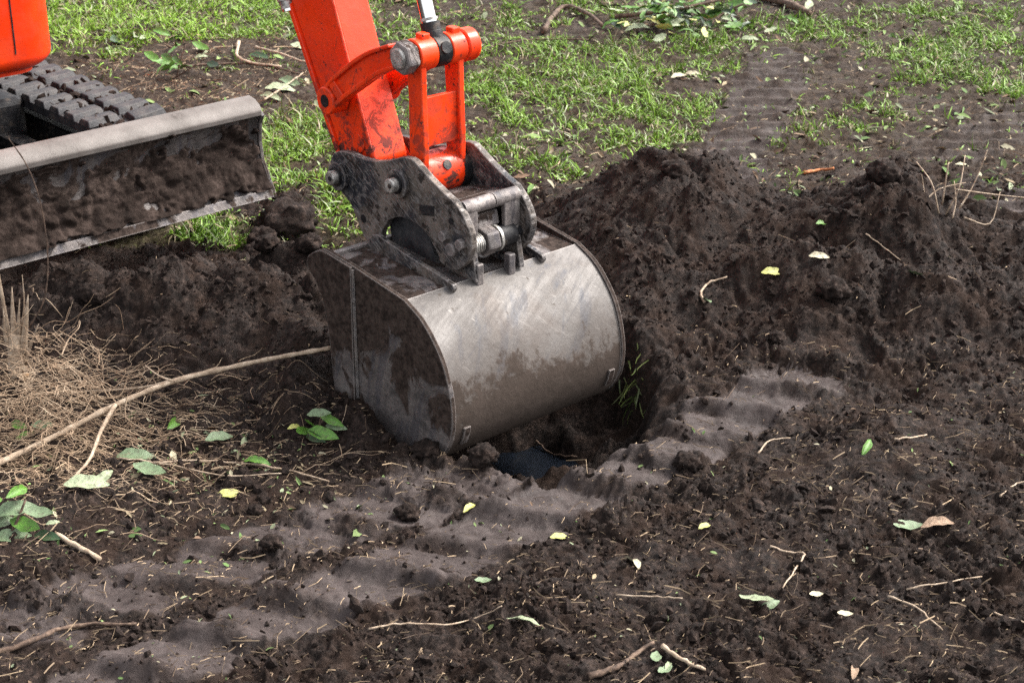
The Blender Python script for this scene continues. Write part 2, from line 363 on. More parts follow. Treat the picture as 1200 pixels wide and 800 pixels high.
M_BLACK = simple("greasy_black_metal", [(.35, (.008, .008, .010)), (.6, (.022, .021, .022)), (.78, (.07, .055, .045))], 30, .5, .2, Specular_IOR_Level=.3)
M_RUBBER = simple("dusty_track_rubber", [(.2, (.012, .012, .014)), (.5, (.030, .029, .032)), (.75, (.062, .055, .052)), (.9, (.075, .055, .042))], 16, .62, 0, .5, Specular_IOR_Level=.3)
M_CAKE = simple("caked_mud", [(.2, (.011, .0078, .0065)), (.5, (.024, .0168, .0140)), (.8, (.055, .040, .034))], 14, .9, 0, .9, Specular_IOR_Level=.08)
M_WOOD = simple("dry_pale_bark", [(.2, (.20, .14, .095)), (.5, (.36, .27, .19)), (.8, (.50, .40, .30))], 60, .85)
M_WOODD = simple("brown_bark", [(.3, (.045, .027, .018)), (.55, (.10, .062, .042)), (.8, (.19, .13, .09))], 60, .85)
M_CUT = simple("fresh_cut_wood", [(.3, (.45, .25, .12)), (.6, (.62, .42, .24)), (.8, (.72, .58, .42))], 40, .8)
M_RUST = simple("torn_orange_bark", [(.3, (.22, .07, .02)), (.6, (.42, .15, .05)), (.8, (.5, .25, .1))], 60, .8)
def leaf_mat(name, a, b, c, rough=.45, trans=.15):
    t = NT(name); n = t.noise(40, 5, .6); base = t.ramp(n, (.3, a), (.55, b), (.8, c))
    base = t.mix(t.ramp(t.noise(9, 6, .7), (.55, 0), (.8, .75)), base, (.05, .034, .022))
    t.bump(t.noise(130, 4, .6), .25, .002)
    return t.set(base, rough, 0, Transmission_Weight=0.0, Subsurface_Weight=trans*.0)
M_LEAF = {'green': leaf_mat("green_leaf", (.045, .13, .012), (.085, .21, .022), (.15, .30, .045)),
          'dark': leaf_mat("dark_leaf", (.012, .035, .012), (.025, .06, .02), (.05, .09, .035), .32),
          'pale': leaf_mat("pale_leaf_underside", (.19, .23, .13), (.27, .32, .19), (.36, .40, .26), .6),
          'grey': leaf_mat("grey_green_leaf", (.09, .14, .065), (.14, .20, .105), (.21, .27, .155), .5),
          'cream': leaf_mat("cream_chip", (.36, .32, .20), (.46, .42, .29), (.54, .50, .38), .6),
          'yellow': leaf_mat("yellowing_leaf", (.30, .30, .07), (.42, .42, .12), (.50, .48, .18), .5),
          'brown': leaf_mat("dry_brown_leaf", (.14, .085, .05), (.26, .17, .11), (.38, .27, .19), .75)}
def attr_mat(name, rough=.55, jitter=True):
    t = NT(name); c = t.attr("tint", True)
    return t.set(t.mix(t.ramp(t.noise(80, 3, .6), (.35, 0), (.7, .25)), c, (.06, .05, .035)), rough, 0, Specular_IOR_Level=.3)
M_BLADEG = attr_mat("grass_blades", .45); M_LITTER = attr_mat("dry_litter", .8)

# ------------------------------------------------------------------ the ground
def fan_grid(tc, yr):
    hw = .36*np.sqrt(yr**2 + .3) + .15
    X = tc[None, :]*hw[:, None]; Y = np.repeat(yr[:, None], len(tc), 1); return X, Y
def grid_faces(r, c):
    i = np.arange(r*c).reshape(r, c); return np.stack([i[:-1, :-1], i[:-1, 1:], i[1:, 1:], i[1:, :-1]], -1).reshape(-1, 4)
NC, NR = 610, 880
tc = np.linspace(-1.12, 1.12, NC); out = 1.12*1.22**np.arange(1, 24)
tcx = np.concatenate([-out[::-1], tc, out])
yr = 2.2*(9/2.2)**(np.linspace(0, 1, NR)); yo = 9*1.18**np.arange(1, 19); yi = 2.2 - .03*1.35**np.arange(1, 23)
yrx = np.concatenate([yi[::-1], yr, yo])
X, Y = fan_grid(tcx, yrx)
Z, G, MU, LO, HD = ground_z(X, Y, True)
FAR = sstep(4.9, 5.6, Y + .35*pn(X/.5, Y/.5, 3))
ground = np_mesh("ground", np.stack([X, Y, Z], -1).reshape(-1, 3), grid_faces(len(yrx), len(tcx)), M_SOIL,
                 attrs={"mud": ('FLOAT', MU), "grassy": ('FLOAT', G), "depth": ('FLOAT', HD), "far": ('FLOAT', FAR)})
tag(ground, "dark churned garden soil with track prints and patchy grass", kind="structure")
def heap(B, label, x0, x1, y0, y1, st):
    xs = np.arange(x0, x1, st); ys = np.arange(y0, y1, st*1.15); hx, hy = np.meshgrid(xs, ys)
    gz = ground_z(hx, hy); hz, hh = heap_z(hx, hy, B, gz); keep = hh > .006
    Fq = grid_faces(*hx.shape); k = keep.ravel()[Fq].all(1); Fq = Fq[k]
    used = np.unique(Fq); remap = -np.ones(hx.size, int); remap[used] = np.arange(len(used))
    V = np.stack([hx, hy, hz], -1).reshape(-1, 3)[used]; z0 = np.zeros(len(used))
    o = np_mesh("soil_heap", V, remap[Fq], M_SOIL, attrs={"mud": ('FLOAT', z0), "grassy": ('FLOAT', z0), "depth": ('FLOAT', z0), "far": ('FLOAT', z0)})
    return tag(o, label, "soil heap")
heap(HEAP_R, "long heap of loose dark earth right of the bucket and hole", .05, 2.5, 3.6, 5.1, .0048)
heap(HEAP_L, "low bank of dark earth between the dozer blade and bucket", -2.0, -.2, 3.2, 4.65, .0050)

# water at the bottom of the hole
wp = [(POOL[0] + .15*math.cos(k*math.pi/10), POOL[1] + .12*math.sin(k*math.pi/10)) for k in range(20)]
M_WATER = NT("muddy_water").set((.006, .008, .012), .08, 0, Specular_IOR_Level=.4)
wo = mk("water", ([(q[0], q[1], -.235) for q in wp], [list(range(len(wp)))]), M_WATER); tag(wo, "dark water lying at the bottom of the hole", kind="structure")

def rots(n, tilt=math.pi, yaw=None):
    a = rng.random(n)*2*np.pi if yaw is None else yaw; b = (rng.random(n)-.5)*2*tilt; c = (rng.random(n)-.5)*2*tilt
    ca, sa, cb, sb, cc, sn = np.cos(a), np.sin(a), np.cos(b), np.sin(b), np.cos(c), np.sin(c); o, i = np.zeros(n), np.ones(n)
    Rz = np.stack([ca, -sa, o, sa, ca, o, o, o, i], -1).reshape(-1, 3, 3); Ry = np.stack([cb, o, sb, o, i, o, -sb, o, cb], -1).reshape(-1, 3, 3)
    Rx = np.stack([i, o, o, o, cc, -sn, o, sn, cc], -1).reshape(-1, 3, 3); return Rz @ Ry @ Rx
bmi = bmesh.new(); bmesh.ops.create_icosphere(bmi, subdivisions=1, radius=1)
ICO_V = np.array([v.co[:] for v in bmi.verts]); ICO_F = np.array([[v.index for v in f.verts] for f in bmi.faces]); bmi.free()
ICO = [ICO_V*(1 + 1.0*(rng.random(len(ICO_V))-.5))[:, None]*(.75+.5*rng.random(3))[None] for _ in range(6)]
# ------------------------------------------------------------------ the excavator (local x = forward along the arm, y = pin axis, z = up)
TH = math.radians(42); P0 = gnd(470, 505)
UX = np.array([math.sin(TH), -math.cos(TH), 0]); AX = np.array([math.cos(TH), math.sin(TH), 0])
exc = bpy.data.objects.new("mini_excavator", None); col.objects.link(exc)
exc.location = P0; exc.rotation_euler = (0, 0, TH - math.pi/2)
tag(exc, "orange mini excavator on rubber tracks digging with a wide steel bucket", "excavator")
def L(u, a, w): return Vector(P0 + UX*u + AX*a) + Vector((0, 0, w))
BW, MID = .52, .258
def mir(y): return 2*MID - y

# --- bucket
arc = smooth_pts([(.025, .327), (.084, .297), (.131, .251), (.160, .205), (.179, .145), (.184, .09), (.173, .035), (.140, -.012), (.09, -.042), (.02, -.06)], 5)
shell = [(-.268, .343), (-.12, .336)] + [tuple(q) for q in arc] + [(-.20, -.085)]
def offs(P, d):
    out = []
    for i, p in enumerate(P):
        a, b = np.array(P[max(i-1, 0)]), np.array(P[min(i+1, len(P)-1)]); t = (b-a)/np.linalg.norm(b-a); out.append((p[0]+t[1]*d, p[1]-t[0]*d))
    return out
inner = offs(shell, .008)
curve = shell[2:]; curve_i = inner[2:]
bucket = mk("bucket", prism(curve + curve_i[::-1], .006, BW-.006), M_SHELL, exc, True)
tag(bucket, "scraped grey steel bucket shell, smooth and rounded")
mk("top_plate", prism([(-.270, .334), (.020, .319), (.022, .3245), (-.270, .3405)], .008, BW-.008), M_TOPP, bucket)
mk("lip_bar", prism([(-.285, .328), (-.262, .334), (-.262, .3475), (-.285, .3435)], .009, BW-.009), M_EDGE, bucket, bevel=.002)
side = [(-.320, .322), (-.313, .338), (-.292, .353), (-.262, .366), (-.245, .367), (-.162, .3585), (-.059, .3435)] + [(q[0]+.004, q[1]+.004) for q in arc] + \
       [(-.20, -.095), (-.225, -.03), (-.236, .06), (-.242, .132), (-.247, .183), (-.263, .242), (-.289, .282), (-.316, .308)]
for y0, y1 in ((-.006, .006), (BW-.006, BW+.006)):
    mk("side_plate", prism(side, y0, y1), M_SIDE, bucket, bevel=.0025)
cut = [(-.319, .321), (-.312, .337), (-.29, .352), (-.262, .3645), (-.245, .365), (-.150, .355), (-.150, .33), (-.152, .18), (-.155, -.07), (-.19, -.075),
       (-.224, -.03), (-.235, .06), (-.241, .132), (-.246, .183), (-.262, .242), (-.288, .282), (-.315, .307)]
mk("side_cutter", prism(cut, -.013, -.0062), M_SIDE, bucket, bevel=.002)
mk("side_cutter", prism(cut, BW+.0062, BW+.013), M_SIDE, bucket, bevel=.002)
mk("weld_bead", tube([(-.147, -.0075, .35-.03*i + .002*math.sin(i*3)) for i in range(14)], .0045, 6), M_DARK, bucket, True)
mk("cutting_edge", prism([(-.34, -.115), (-.19, -.083), (-.19, -.071), (-.345, -.108)], .0, BW), M_EDGE, bucket)
gus = [(-.262, .336), (-.252, .362), (-.236, .377), (-.218, .381), (-.196, .376), (-.10, .360), (.0, .347), (.048, .337), (.052, .328), (.045, .318), (-.10, .326)]
for y in (.118, mir(.118)-.012): mk("gusset", prism(gus, y, y+.012), M_DARK, bucket, bevel=.002)
ear = smooth_pts([(-.06, .325), (-.045, .40), (-.02, .437), (.015, .437), (.035, .40), (.05, .325)], 4)
ear2 = smooth_pts([(-.25, .335), (-.26, .40), (-.23, .445), (-.17, .44), (-.12, .40), (-.09, .33)], 4)
for y in (.185, mir(.185)-.014):
    mk("ear", prism([tuple(q) for q in ear], y, y+.014), M_DARK, bucket, bevel=.002)
    mk("ear", prism([tuple(q) for q in ear2], y, y+.014), M_RUBBER, bucket, bevel=.002)
def shell_strip(y0, y1, i0, i1, name):                       # small welded wear pads following the shell
    a = np.array(arc[i0:i1]); o = np.array(offs([tuple(q) for q in a], -.006)); mk(name, prism([tuple(q) for q in o] + [tuple(q) for q in a[::-1]], y0, y1), M_TOPP, bucket, bevel=.0015)
for y in (.030, BW-.045): shell_strip(y, y+.018, 27, 32, "wear_pad")

# --- quick coupler
cpl = [(-.411, .527), (-.435, .517), (-.447, .497), (-.452, .474), (-.448, .456), (-.437, .440), (-.417, .429), (-.377, .408), (-.358, .381), (-.343, .355), (-.325, .333), (-.299, .318), (-.272, .325), (-.256, .371), (-.231, .402), (-.205, .417),
       (-.183, .423), (-.155, .425), (-.129, .422), (-.105, .415), (-.084, .403), (-.062, .379), (-.044, .353), (-.025, .347), (-.003, .346), (.017, .353), (.034, .366), (.048, .381), (.056, .397), (.062, .413), (.064, .429), (.061, .446), (.054, .461), (.036, .486),
       (.011, .507), (-.028, .521), (-.079, .543), (-.120, .565), (-.133, .571), (-.146, .573), (-.165, .571), (-.184, .565), (-.215, .552), (-.248, .542), (-.276, .535), (-.304, .532), (-.335, .530), (-.369, .532), (-.392, .531)]
YN, PT = .160, .018
coupler = mk("quick_coupler", join(prism([(-.05, .476), (.004, .490), (.008, .502), (-.05, .487)], YN+PT+.001, mir(YN)-PT-.001),
                                   prism([(-.30, .44), (-.05, .476), (-.05, .487), (-.30, .45)], YN+PT+.001, mir(YN)-PT-.001)), M_TOPP, exc)
tag(coupler, "dark steel quick coupler with thick worn side plates")
for y in (YN, mir(YN)-PT): mk("side_plate", prism(cpl, y, y+PT), M_DARK, coupler, bevel=.003)
mk("front_bar", tube([(.012, YN+PT, .490), (.012, .262, .490)], .017, 20), M_EDGE, coupler, True)
mk("front_bar", tube([(.012, .266, .490), (.012, mir(YN)-PT, .490)], .017, 20), M_EDGE, coupler, True)
for y0, y1 in ((YN+PT, .212), (.292, mir(YN)-PT)):
    mk("front_web", prism([(.016, .395), (.026, .40), (.026, .485), (.012, .485)], y0, y1), M_EDGE, coupler, bevel=.002)
sw = .018
mk("screw_shaft", cyl(sw, .402, YN+PT, mir(YN)-PT, .017), M_BLACK, coupler, True)
for i in range(7): mk("thread", cyl(sw, .402, .186+i*.0055, .1893+i*.0055, .0225, 24), M_PIN, coupler, True)
mk("adjuster_nut", cyl(sw, .402, .226, .262, .034, 6), M_EDGE, coupler, bevel=.004)
mk("collar", cyl(sw, .402, .265, .272, .031), M_PIN, coupler, True)
mk("collar", cyl(sw, .402, .274, .318, .026), M_BLACK, coupler, True)
mk("latch", prism([(-.02, .42), (.012, .43), (.004, .462), (-.03, .47)], .225, .29), M_EDGE, coupler, bevel=.004)
for y in (.19, .285): mk("hook_lug", box(.028, .05, y, y+.018, .315, .365), M_EDGE, coupler, bevel=.003)
for (u, w) in ((-.409, .467), (-.181, .506)):
    for s in (0, 1):
        y = lambda v: v if s == 0 else mir(v)
        wa = mk("washer", cyl(u, w, y(YN-.001), y(YN-.013), .0345, 36), M_DARK, coupler, True, .002)
        mk("collar", cyl(u, w, y(YN-.013), y(YN-.017), .0225, 28), M_BLACK, coupler, True)
    mk("pin", cyl(u, w, YN-.034, mir(YN)+.034, .0168, 32), M_PIN, coupler, True, .002)
    mk("retaining_bolt", cyl(u+.004, w+.001, YN-.0365, YN-.033, .006, 6), M_BLACK, coupler)
mk("lock_pin", cyl(.002, .398, YN-.012, mir(YN)+.012, .016), M_EDGE, coupler, True, .003)
for du, dw in ((-.028, .024), (.030, .020)): mk("bolt_head", cyl(.002+du, .398+dw, YN-.012, YN+.002, .0135, 6), M_EDGE, coupler, bevel=.002)
mk("hole_plug", cyl(-.004, .462, YN-.0015, YN+.002, .008, 20), M_BLACK, coupler)
mk("hole_plug", cyl(-.325, .382, YN-.0015, YN+.002, .010, 20), M_BLACK, coupler)
mk("name_recess", prism([(-.115, .448), (-.062, .458), (-.062, .482), (-.115, .472)], YN-.0022, YN+.002), M_BLACK, coupler, bevel=.001)

# --- stick (dipper arm)
SN, SF = .208, .308
sdir = np.array([-.127, .329]); sdir /= np.linalg.norm(sdir)
front = np.array([-.350, .537]); back = np.array([-.474, .508]); bdir = np.array([-.152, .290]); bdir /= np.linalg.norm(bdir)
fr = lambda s: tuple(front + sdir*s); bk = lambda s: tuple(back + bdir*s)
sprof = [(-.350, .452), fr(-.03), fr(.35), fr(.75), fr(1.2), tuple(np.array(fr(1.3)) + (-.05, .03)), tuple(np.array(bk(1.36)) + (.06, 0)), bk(1.2), bk(.75), bk(.35), bk(0), (-.462, .47), (-.445, .44), (-.41, .428), (-.37, .432)]
stick = mk("stick", prism(sprof, SN, SF), M_PAINT, exc, bevel=.006, seg=3); tag(stick, "scuffed orange steel dipper arm")
mk("weld_bead", tube([(*[fr(.0+.07*i)[0]], SN+.0005, fr(.0+.07*i)[1]-.001) for i in range(18)], .0035, 6), M_PAINT, stick, True)
mk("back_flange", prism([bk(-.01), bk(1.2), tuple(np.array(bk(1.2)) + (-.012, -.006)), tuple(np.array(bk(-.01)) + (-.012, -.006))], SN-.007, SF+.007), M_PAINT, stick, bevel=.002)
mk("pin_boss", cyl(-.409, .467, YN+PT+.001, mir(YN)-PT-.001, .05, 40), M_PAINT, stick, True)
mk("pin_boss", cyl(-.395, .540, SN-.004, SF+.004, .022, 28), M_PAINT, stick, True)

# --- guide links either side of the stick
def guide_link(y0, y1):
    top = [tuple(q) for q in smooth_pts([(-.470, .662), (-.443, .690), (-.373, .741), (-.299, .785), (-.215, .818)], 5)]
    bot = [tuple(q) for q in smooth_pts([(-.430, .622), (-.396, .650), (-.32, .699), (-.254, .740), (-.195, .765)], 5)]
    n = min(len(top), len(bot)); top, bot = top[:n], bot[:n]
    lerp = lambda f: [(t[0]*(1-f)+b[0]*f, t[1]*(1-f)+b[1]*f) for t, b in zip(top, bot)]
    sgn = 1 if y1 > y0 else -1
    g = mk("guide_link", prism(lerp(.1) + lerp(.9)[::-1], y0+sgn*.010, y1), M_PAINT, exc)
    mk("flange", prism(lerp(0) + lerp(.16)[::-1], y0, y1-sgn*.001), M_PAINT, g, bevel=.003)
    mk("flange", prism(lerp(.82) + lerp(1)[::-1], y0, y1-sgn*.001), M_PAINT, g, bevel=.003)
    mk("end_rib", prism([lerp(.1)[4], lerp(.1)[6], lerp(.9)[6], lerp(.9)[4]], y0+sgn*.002, y1-sgn*.002), M_PAINT, g, bevel=.002)
    mk("pivot_boss", cyl(-.455, .639, y0-sgn*.003, y1+sgn*.014, .033, 36), M_PAINT, g, True, .003)
    mk("pivot_pin", cyl(-.455, .639, y0-sgn*.0045, y0+sgn*.003, .015, 28), M_BLACK, g, True)
    return g
gl = guide_link(.160, .190); guide_link(mir(.160), mir(.190))
tag(gl, "curved orange ribbed link hugging the near face of the stick")
mk("link_shaft", cyl(-.455, .639, .19, mir(.19), .018), M_BLACK, exc, True)

# --- bucket link and its top pin
BU, BZ = -.170, .795
hl = mk("bucket_link", join(prism([(-.192, .52), (-.140, .52), (-.138, .60), (-.142, .70), (-.142, .79), (-.196, .79), (-.190, .70)], .196, .212),
                            prism([(-.192, .52), (-.140, .52), (-.138, .60), (-.142, .70), (-.142, .79), (-.196, .79), (-.190, .70)], .304, .320)), M_PAINT, exc, bevel=.003)
tag(hl, "orange H shaped bucket link with grease marks")
mk("web_plate", box(-.162, -.150, .212, .304, .585, .700), M_PAINT, hl, bevel=.002)
mk("upper_boss", cyl(BU, BZ, .192, .243, .037, 40), M_PAINT, hl, True, .003)
mk("upper_boss", cyl(BU, BZ, .284, .327, .037, 40), M_PAINT, hl, True, .003)
mk("lower_boss", cyl(-.181, .512, .205, .312, .050, 44), M_PAINT, hl, True, .004)
mk("bush", cyl(-.181, .506, YN+PT+.001, .204, .047, 40), M_BLACK, hl, True)
mk("bush", cyl(-.181, .506, .313, mir(YN)-PT-.001, .047, 40), M_BLACK, hl, True)
d = Vector((.86, 0, .5)); c0 = Vector((-.181, .262, .512))
mk("grease_port", tube([c0+d*.044, c0+d*.053], .0115, 20), M_BLACK, hl, True)
for y in (.213, .300): mk("lock_tab", box(BU-.012, BU+.014, y, y+.022, BZ+.028, BZ+.047), M_PAINT, hl, bevel=.003)
mk("end_cap", cyl(BU, BZ, .330, .366, .038, 40), M_PAINT, hl, True, .005)
mk("hex_nut", cyl(BU, BZ, .158, .190, .039, 6), M_EDGE, hl, bevel=.005)
mk("pin_end", cyl(BU, BZ, .150, .160, .024, 28), M_PIN, hl, True, .003)

# --- bucket cylinder
cyl_top = Vector((-.62, MID, 1.62)); eye = Vector((BU, .262, BZ)); cd = (Vector((-.225, .262, .955)) - eye).normalized()
bc = mk("bucket_cylinder", tube([eye+cd*.30, eye+cd*.9], .036, 32), M_BLACK, exc, True)
mk("piston_rod", tube([eye+cd*.06, eye+cd*.32], .0175, 32), M_CHROME, bc, True)
mk("rod_collar", tube([eye+cd*.038, eye+cd*.064], .0225, 28), M_BLACK, bc, True)
mk("rod_collar", tube([eye+cd*.068, eye+cd*.074], .0205, 28), M_PIN, bc, True)
mk("rod_eye", join(cyl(BU, BZ, .2445, .2825, .036, 36), tube([eye, eye+cd*.045], [.026, .024], 24)), M_BLACK, bc, True, .002)
gd = Vector((.9, 0, .35)).normalized(); mk("grease_fitting", tube([eye+gd*.030, eye+gd*.041], .0135, 20), M_BLACK, bc, True)
# --- auxiliary pipe end beside the stick
ap = Vector((-.655, .205, .815)); ad = Vector((sdir[0], 0, sdir[1]))
pp = mk("auxiliary_pipe", tube([ap+ad*.06, ap+ad*.5], .013, 20), M_PIN, exc, True)
mk("pipe_fitting", tube([ap, ap+ad*.018, ap+ad*.019, ap+ad*.045, ap+ad*.046, ap+ad*.07], [.017, .017, .021, .021, .018, .018], 24), M_PIN, pp, True)
mk("pipe_cap", tube([ap-ad*.006, ap+ad*.002], .0155, 20), M_CHROME, pp, True)
# --- boom, above the picture
bm_pts = smooth_pts([(fr(1.16)[0]-.05, MID, fr(1.16)[1]), (-1.15, .20, 1.98), (-1.60, 0, 1.75), (-1.95, -.22, .85)], 6)
mk("boom", tube(bm_pts, [.075+.03*math.sin(math.pi*i/(len(bm_pts)-1)) for i in range(len(bm_pts))], 4, phase=math.pi/4), M_PAINT, exc, bevel=.008)
mk("swing_post", box(-2.05, -1.88, -.32, -.12, .45, 1.0), M_PAINT, exc, bevel=.02)

# --- dozer blade
BA0, BA1 = -.64, .48
face = smooth_pts([(-1.190, .150), (-1.212, .185), (-1.236, .235), (-1.246, .290), (-1.240, .340), (-1.226, .380)], 4)
face = [tuple(q) for q in face]
blade = mk("dozer_blade", prism(face + [(-1.240, .388), (-1.262, .34), (-1.268, .29), (-1.257, .23), (-1.226, .165), (-1.212, .142)], BA0, BA1), M_BLADE, exc, True)
tag(blade, "muddy curved steel dozer blade raised off the grass")
rail = [(-1.216, .372), (-1.214, .388), (-1.222, .402), (-1.245, .4155), (-1.275, .420), (-1.292, .412), (-1.292, .382), (-1.25, .37)]
mk("top_rail", prism(rail, BA0, BA1+.002), M_RAIL, blade, True, .003)
mk("end_plate", prism([(-1.180, .150), (-1.230, .24), (-1.237, .29), (-1.231, .345), (-1.216, .372), (-1.245, .395), (-1.278, .37), (-1.283, .29), (-1.26, .2), (-1.235, .145)], BA1+.0005, BA1+.012), M_BLADE, blade, bevel=.003)
mk("cutting_edge", prism([(-1.174, .142), (-1.182, .140), (-1.194, .160), (-1.187, .164)], BA0, BA1), M_BEDGE, blade, bevel=.0015)
# mud caked on the blade face, built proud of it
na, nf = 260, 60; fa = np.array(face); s_ = np.linspace(0, 1, len(fa)); V = []
tt = np.linspace(.06, .97, nf); fu = np.interp(tt, s_, fa[:, 0]); fw = np.interp(tt, s_, fa[:, 1])
aa = np.linspace(BA0+.002, BA1-.002, na); A2, T2 = np.meshgrid(aa, tt)
nz = .5 + .9*pn(A2/.16, T2/.45, 1) + .5*pn(A2/.07, T2/.22, 2) + .4*pn(A2/.025, T2/.09, 5)
cover = sstep(.55, .72, nz + .75*(1-np.abs(T2-.32)*2.2) - .2*sstep(.6, .9, T2)*sstep(-.2, .4, A2))
hgt = cover*(.005 + .020*np.abs(pn(A2/.11, T2/.36, 3)) + .012*np.abs(pn(A2/.035, T2/.13, 4))*(1+pn(A2/.2, T2/.5, 7)) + .006*np.abs(pn(A2/.009, T2/.035, 5)) + .012*sstep(.25, .05, T2)*np.abs(pn(A2/.05, T2/.2, 6))) - .004
V = np.stack([np.repeat(fu[:, None], na, 1) + hgt*.95, A2, np.repeat(fw[:, None], na, 1) + hgt*.25], -1).reshape(-1, 3)
np_mesh("caked_mud", V, grid_faces(nf, na), M_CAKE, parent=blade)
for y in (-.22, .06):
    mk("push_arm", prism([(-1.262, .17), (-1.262, .25), (-1.96, .24), (-1.96, .17)], y-.03, y+.03), M_BLACK, blade, bevel=.004)

# --- rubber tracks
def track(y0, y1):
    uF, uR, cz, R = -1.60, -2.85, .178, .150
    def path(s, r):                                          # stadium, s in metres along the belt
        Ls = uF-uR; P = 2*Ls + 2*math.pi*R; s %= P
        if s < Ls: return (uR+s, cz+r), 0.0
        s -= Ls
        if s < math.pi*R: a = s/R; return (uF+r*math.sin(a), cz+r*math.cos(a)), a
        s -= math.pi*R
        if s < Ls: return (uF-s, cz-r), math.pi
        s -= Ls; a = math.pi+s/R; return (uR+r*math.sin(a), cz+r*math.cos(a)), a
    P = 2*(uF-uR) + 2*math.pi*R; N = 110; V, Fc = [], []
    for i in range(N):
        for r in (R, R-.024):
            (u, w), _ = path(P*i/N, r)
            V += [(u, y0, w), (u, y1, w)]
    for i in range(N):
        a, b = 4*i, 4*((i+1) % N)
        Fc += [[a, a+1, b+1, b], [a+3, a+2, b+2, b+3], [a+2, a, b, b+2], [a+1, a+3, b+3, b+1]]
    tk = mk("track", (V, Fc), M_RUBBER, exc, True); tag(tk, "worn grey rubber crawler track with staggered lugs")
    wd = y1-y0; pitch = .088; n = int(P/pitch); pitch = P/n; lm = {}
    for i in range(n):
        for row in (0, 1):
            (u, w), a = path(pitch*(i+.5*row), R)
            if row not in lm:
                hw = .029; ya, yb = (-wd/2-.004, -.012) if row == 0 else (.006, wd/2+.004); sk = .018 if row == 0 else -.018
                lo = [(-hw-.006+sk, ya, -.002), (hw+.006+sk, ya, -.002), (hw+.006, yb, -.002), (-hw-.006, yb, -.002)]
                hi = [(-hw+.008+sk, ya+.004, .018), (hw-.006+sk, ya+.004, .018), (hw-.008, yb-.008, .018), (-hw+.010, yb-.008, .018)]
                if row == 1: lo = [(x-sk, y, z) if k < 2 else (x+sk, y, z) for k, (x, y, z) in enumerate(lo)]; hi = [(x-sk, y, z) if k < 2 else (x+sk, y, z) for k, (x, y, z) in enumerate(hi)]
                o = mk("lug", (lo+hi, [[0, 1, 2, 3], [7, 6, 5, 4], [0, 4, 5, 1], [1, 5, 6, 2], [2, 6, 7, 3], [3, 7, 4, 0]]), M_RUBBER, tk, bevel=.0035); lm[row] = o
            else:
                o = lm[row].copy(); link(o, tk)
            o.location = (u, (y0+y1)/2, w); o.rotation_euler = (0, a, 0)
    k = 420; TVa = np.stack(ICO)[rng.integers(0, 6, k)]; rr = .003 + .009*rng.random(k)**2; Rm = rots(k)
    mp_ = np.stack([rng.uniform(-2.5, -1.5, k), y0 + .01 + (wd-.02)*rng.random(k), np.full(k, cz+R+.003)], -1); mp_[:, 2] -= np.clip(mp_[:, 0]-uF, 0, 1)**2*3.4
    np_mesh("packed_mud", (np.einsum('nij,nkj->nki', Rm, TVa*rr[:, None, None]*np.array([1.5, 1.5, .8])) + mp_[:, None, :]).reshape(-1, 3), (ICO_F[None] + (np.arange(k)*len(ICO_V))[:, None, None]).reshape(-1, 3), M_CAKE, False, parent=tk)["kind"] = "stuff"
    fr_ = mk("roller_frame", box(uR+.05, uF-.05, y0+.05, y1-.05, .12, .25), M_BLACK, tk, bevel=.01)
    for u in (uF, uR): mk("idler", cyl(u, cz, y0+.06, y1-.06, R-.026, 36), M_BLACK, tk, True)
    for u in np.linspace(uR+.25, uF-.25, 4): mk("roller", cyl(u, .09, y0+.05, y1-.05, .055, 24), M_BLACK, tk, True)
track(.130, .375); track(-.535, -.290)
mk("chassis", box(-2.7, -1.95, -.29, .13, .18, .34), M_BLACK, exc, bevel=.02)
mk("slew_ring", tube([(-2.3, -.25, .39), (-2.3, -.25, .47)], .26, 40), M_BLACK, exc, True)

# --- house (upper body)
def round_box(x0, x1, y0, y1, z0, z1, r, n=8):
    o = []
    for cx, cy, a0 in ((x1-r, y1-r, 0), (x0+r, y1-r, 90), (x0+r, y0+r, 180), (x1-r, y0+r, 270)):
        for k in range(n+1):
            a = math.radians(a0+90*k/n); o.append((cx, cy, math.cos(a), math.sin(a)))
    rings = []
    for k in range(n+1):
        b = math.pi/2*k/n; rings.append((r*math.sin(b), z0+r*.45*(1-math.cos(b))))
    rings += [(r, z1-r)] + [(r*math.cos(math.pi/2*k/n), z1-r+r*math.sin(math.pi/2*k/n)) for k in range(1, n+1)]
    V, Fc, m = [], [], len(o)
    for rr, z in rings:
        V += [(cx+dx*max(rr, r*.55), cy+dy*max(rr, r*.55), z) for cx, cy, dx, dy in o]
    for i in range(len(rings)-1):
        for k in range(m): Fc.append([i*m+k, i*m+(k+1) % m, (i+1)*m+(k+1) % m, (i+1)*m+k])
    Fc += [list(range(m))[::-1], list(range((len(rings)-1)*m, len(rings)*m))]
    return V, Fc
house = mk("house", round_box(-3.1, -1.77, -1.0, .190, .445, 1.25, .13), M_BODY, exc, True); tag(house, "glossy orange rounded body panel above the track")
mk("panel_seam", box(-1.774, -1.7685, .028, .032, .52, 1.1), M_BLACK, house)
mk("seat_canopy_post", tube([(-2.9, -.9, 1.2), (-2.9, -.9, 2.3)], .025, 12), M_BLACK, house, True)

